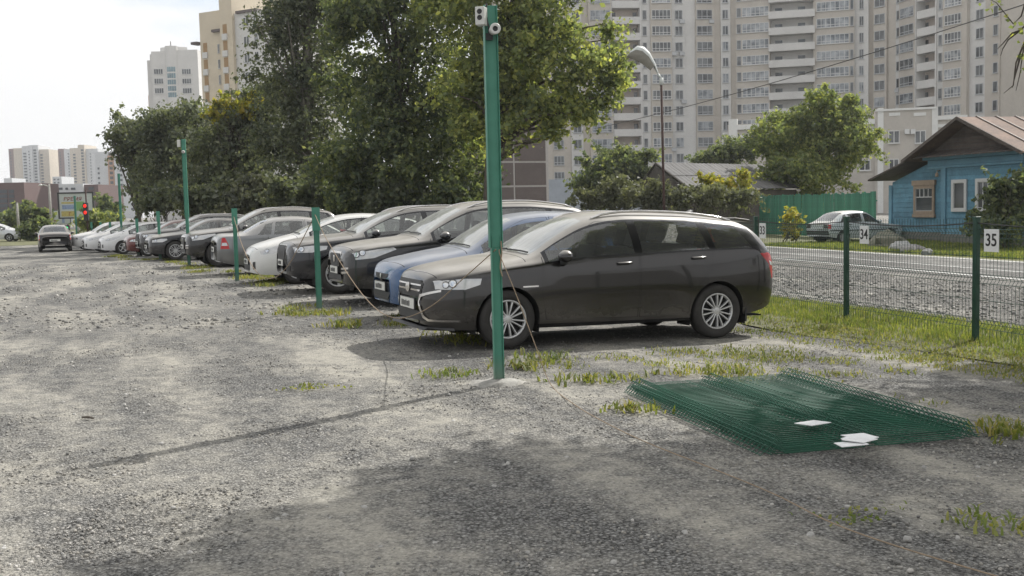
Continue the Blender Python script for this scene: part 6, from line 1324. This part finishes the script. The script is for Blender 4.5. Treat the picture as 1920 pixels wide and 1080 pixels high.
# ------------------------------------------------------------------ stack of mesh panels
sl_, sb_, sr_, sf_ = gnd(1178, 738), gnd(1480, 722), gnd(1832, 828), gnd(1440, 853)
ax = ((sf_ - sl_) + (sr_ - sb_)) * .5; ay = ((sb_ - sl_) + (sr_ - sf_)) * .5; Lx, Ly = ax.length, ay.length; sang = math.atan2(ax.y, ax.x); c0 = (sl_ + sb_ + sr_ + sf_) / 4
pmesh = wire_panel(Lx, Ly, 46, .0026, (.04, .47, .95), .05); pmesh.materials[0] = M['mesh']; rd = random.Random(8)
for k in range(5):
    o = link(bpy.data.objects.new('mesh_panel', pmesh)); dx, dy, da = rd.uniform(-.05, .05), rd.uniform(-.06, .06), rd.uniform(-.022, .022)
    R_ = Matrix.Translation(c0 + Vector((0, 0, .012 + .016 * k))) @ Matrix.Rotation(sang + da, 4, 'Z') @ Matrix.Translation((-Lx / 2 + dx, -Ly / 2 + dy, 0)) @ Matrix.Rotation(-PI / 2, 4, 'X')
    o.matrix_world = R_
    tag(o, ['lowest', 'second lowest', 'middle', 'second topmost', 'topmost'][k] + ' green wire mesh panel of the stack lying on the gravel', 'mesh panel', 'green mesh panels stacked on the gravel')
ztop = .012 + .016 * 4 + .012
for (px, py, w, h, a, n, lab) in ((1524, 793, .14, .19, .35, 1, 'single white number board lying face down on the mesh stack'), (1612, 818, .14, .17, .1, 3, None), (1596, 832, .13, .16, -.2, 1, None)):
    for k in range(n):
        v = ray(px, py + 3 * k); zt = ztop + .004 * k; t = (CH - zt) / -v.z; p = Vector((0, 0, CH)) + v * t; m = MB(); m.box(-w / 2, -h / 2, -.002, w / 2, h / 2, .002); o = m.build('loose_board', M['board']); o.location = p; o.rotation_euler = (rd.uniform(-.06, .06), rd.uniform(-.05, .05), sang + a + .2 * k)
        tag(o, lab or (['lowest', 'middle', 'top'][k] + ' white board of the small pile on the mesh stack' if n == 3 else 'white board lying alone nearest the front edge of the mesh stack'), 'sign', 'loose white boards on the mesh stack')
# rubble heap beside the old car
for i, (px, py, s, col) in enumerate(((1665, 462, .62, (.16, .155, .12)), (1690, 466, .34, (.33, .33, .32)), (1707, 470, .30, (.28, .27, .26)), (1722, 470, .26, (.22, .21, .20)), (1680, 468, .28, (.36, .36, .35)), (1738, 474, .2, (.2, .2, .19)))):
    rd = random.Random(20 + i); b = bmesh.new(); bmesh.ops.create_icosphere(b, subdivisions=2, radius=s)
    for v in b.verts: v.co *= 1 + rd.uniform(-.2, .16); v.co.z *= .78; v.co.x *= 1.15
    me = bpy.data.meshes.new('boulder'); b.to_mesh(me); b.free(); me.materials.append(flat('boulder_%d' % i, col, .95, var=.3, scale=5, bump=.02)); o = link(bpy.data.objects.new('boulder', me)); g = gnd(px, py + 4); o.location = g + Vector((0, 0, s * .3))
    tag(o, ['largest mossy boulder of the rubble heap by the old car', 'pale block right of the mossy boulder', 'grey block in the middle of the rubble heap', 'grey block toward the right of the rubble heap', 'palest block at the foot of the mossy boulder', 'smallest rightmost block of the rubble heap'][i], 'rock', 'rubble heap by the old car')
# ------------------------------------------------------------------ billboard, traffic lights, poles far left
bd_ = 120; bb = empty('billboard', onx(144, bd_), 0, 'framed billboard with red-brown lettering and a green panel', 'billboard'); k_ = bd_ / FOC; zc = hz(144, 385, bd_) - bb.location.z; bw, bh = 62 * k_, 44 * k_
M['bbface'] = flat('billboard_face', (.42, .45, .43), .6, var=.08); M['bbgreen'] = flat('billboard_green', (.16, .30, .09), .6); M['bbblue'] = flat('billboard_blue', (.20, .26, .38), .6, var=.25, scale=5); M['bbyellow'] = flat('billboard_yellow', (.40, .33, .10), .6, var=.2); M['bbred'] = flat('billboard_red_brown', (.20, .045, .035), .6)
m = MB(); m.box(-bw / 2, -.1, zc - bh / 2, bw / 2, .1, zc + bh / 2); m.build('panel', M['bbface'], bb)
m = MB(); t = .16
for (a, b, c, d) in ((-bw / 2 - t, zc - bh / 2 - t, bw / 2 + t, zc - bh / 2), (-bw / 2 - t, zc + bh / 2, bw / 2 + t, zc + bh / 2 + t), (-bw / 2 - t, zc - bh / 2, -bw / 2, zc + bh / 2), (bw / 2, zc - bh / 2, bw / 2 + t, zc + bh / 2)): m.box(a, -.16, b, c, .12, d)
m.build('frame', M['trim'], bb)
def bpan(x0, x1, y0, y1, mt, nm): m = MB(); m.box((x0 - 144) * k_, -.108, zc + (385 - y1) * k_, (x1 - 144) * k_, -.1, zc + (385 - y0) * k_); m.build(nm, M[mt], bb)
bpan(144.5, 159, 378, 395, 'bbgreen', 'green_area'); bpan(117, 141, 378.5, 381.5, 'bbyellow', 'stripe'); bpan(118, 140, 384, 392, 'bbblue', 'picture'); bpan(116, 141, 395.5, 405.5, 'bbyellow', 'stripe')
text('ВРЕМЯ', 7.6 * k_ * 1.25, M['bbred'], bb, ((138 - 144) * k_, -.112, zc + (385 - 373.5) * k_), (PI / 2, 0, 0), 'lettering', .004, .15, sx=1.05)
text('Г', 6.5 * k_ * 1.25, M['bbred'], bb, ((132 - 144) * k_, -.114, zc + (385 - 401) * k_), (PI / 2, 0, 0), 'lettering', .004)
m = MB(); m.tube([(0, 0, -.2), (0, 0, zc - bh / 2)], .18, 8); m.build('leg', M['pvc_grey'], bb, True)
bb2 = empty('small_billboard', onx(112, 125), 0, 'smaller pale billboard with a red mark below the large one', 'billboard'); z2 = hz(112, 407, 125) - bb2.location.z; k2 = 125 / FOC
m = MB(); m.box(-20 * k2, -.08, z2 - 13 * k2, 19 * k2, .08, z2 + 12 * k2); m.build('panel', M['bbface'], bb2); m = MB(); m.box(-20.8 * k2, -.06, z2 - 14 * k2, 19.8 * k2, .1, z2 + 13 * k2); m.build('frame', M['trim'], bb2); m = MB(); m.box(-11 * k2, -.09, z2 - 8 * k2, -4 * k2, -.08, z2 - 5 * k2); m.build('red_mark', M['bbred'], bb2); m = MB(); m.box(4 * k2, -.09, z2 - 11 * k2, 9 * k2, -.08, z2 - 3 * k2); m.build('blue_mark', M['bbblue'], bb2); m = MB(); m.tube([(0, 0.05, -.2), (0, .05, z2 - 10 * k2)], .1, 6); m.build('leg', M['pvc_grey'], bb2, True)
M['redlamp'] = emit('red_signal', (1, .03, .02), .9); M['greenlamp'] = emit('green_signal', (.05, 1, .35), .9)
def signal(px, d, ys, mt, label, ytop=None):
    p = onx(px, d); o = empty('traffic_light', p, 0, label, 'traffic light'); k = d / FOC; zz = [hz(px, y, d) - p.z for y in ys]
    m = MB(); m.box(-.17, -.11, min(zz) - .6, .17, .11, max(zz) + .24); m.build('housing', M['trim'], o, bevel=.03)
    for z in zz:
        m = MB(); m.lathe([(-.13, .0), (-.145, .09), (-.12, .135)], 16, M=Matrix.Translation((0, 0, z))); m.build('lamp', M[mt], o, True); m = MB(); m.lathe([(-.11, .15), (-.25, .15), (-.25, .145), (-.11, .145)], 16, M=Matrix.Translation((0, 0, z))); m.build('visor', M['trim'], o, True)
    m = MB(); m.tube([(0, .12, -.1), (0, .12, (hz(px, ytop, d) - p.z) if ytop else max(zz) + .3)], .06, 6); m.build('pole', M['rustpole'], o, True)
signal(161.5, 78, (386, 398.5), 'redlamp', 'traffic light showing red in front of the billboard', 355); signal(125, 80, (428,), 'greenlamp', 'small traffic light showing green beside the driving sedan')
for px, d, y, lab in ((95, 100, 345, 'grey utility pole behind the driving sedan'), (33, 105, 380, 'pale utility pole at far left'), (64, 118, 385, 'thin pale pole among the far trees')):
    p = onx(px, d); o = empty('utility_pole', p, 0, lab, 'pole', 'far utility poles'); m = MB(); m.tube([(0, 0, -.1), (0, 0, hz(px, y, d) - p.z)], [.16, .1], 8); m.build('shaft', M['concrete'], o, True)
    if px == 95: m = MB(); m.tube([(0, 0, hz(px, y + 4, d) - p.z), (-.5, -.2, hz(px, y + 1, d) - p.z)], .05, 6); m.lathe([(-.12, .0), (-.1, .2), (.05, .12), (.08, 0)], 10, 'z', M=Matrix.Translation((-.7, -.2, hz(px, y + 1, d) - p.z))); m.build('lamp_arm', M['camwhite'], o, True)

# ------------------------------------------------------------------ summer haze in the air
m = MB(); m.box(-1700, -150, -3, 1700, 1400, 140); hb = m.mesh('haze', []); a = NT('air'); v = a.n('ShaderNodeVolumePrincipled', {'Color': (.95, .97, 1), 'Density': .0003, 'Anisotropy': .5}); a.t.links.new(v.outputs[0], a.out.inputs[1]); hb.materials.append(a.m); tag(link(bpy.data.objects.new('haze', hb)), 'thin summer haze in the air', 'haze', kind='stuff')
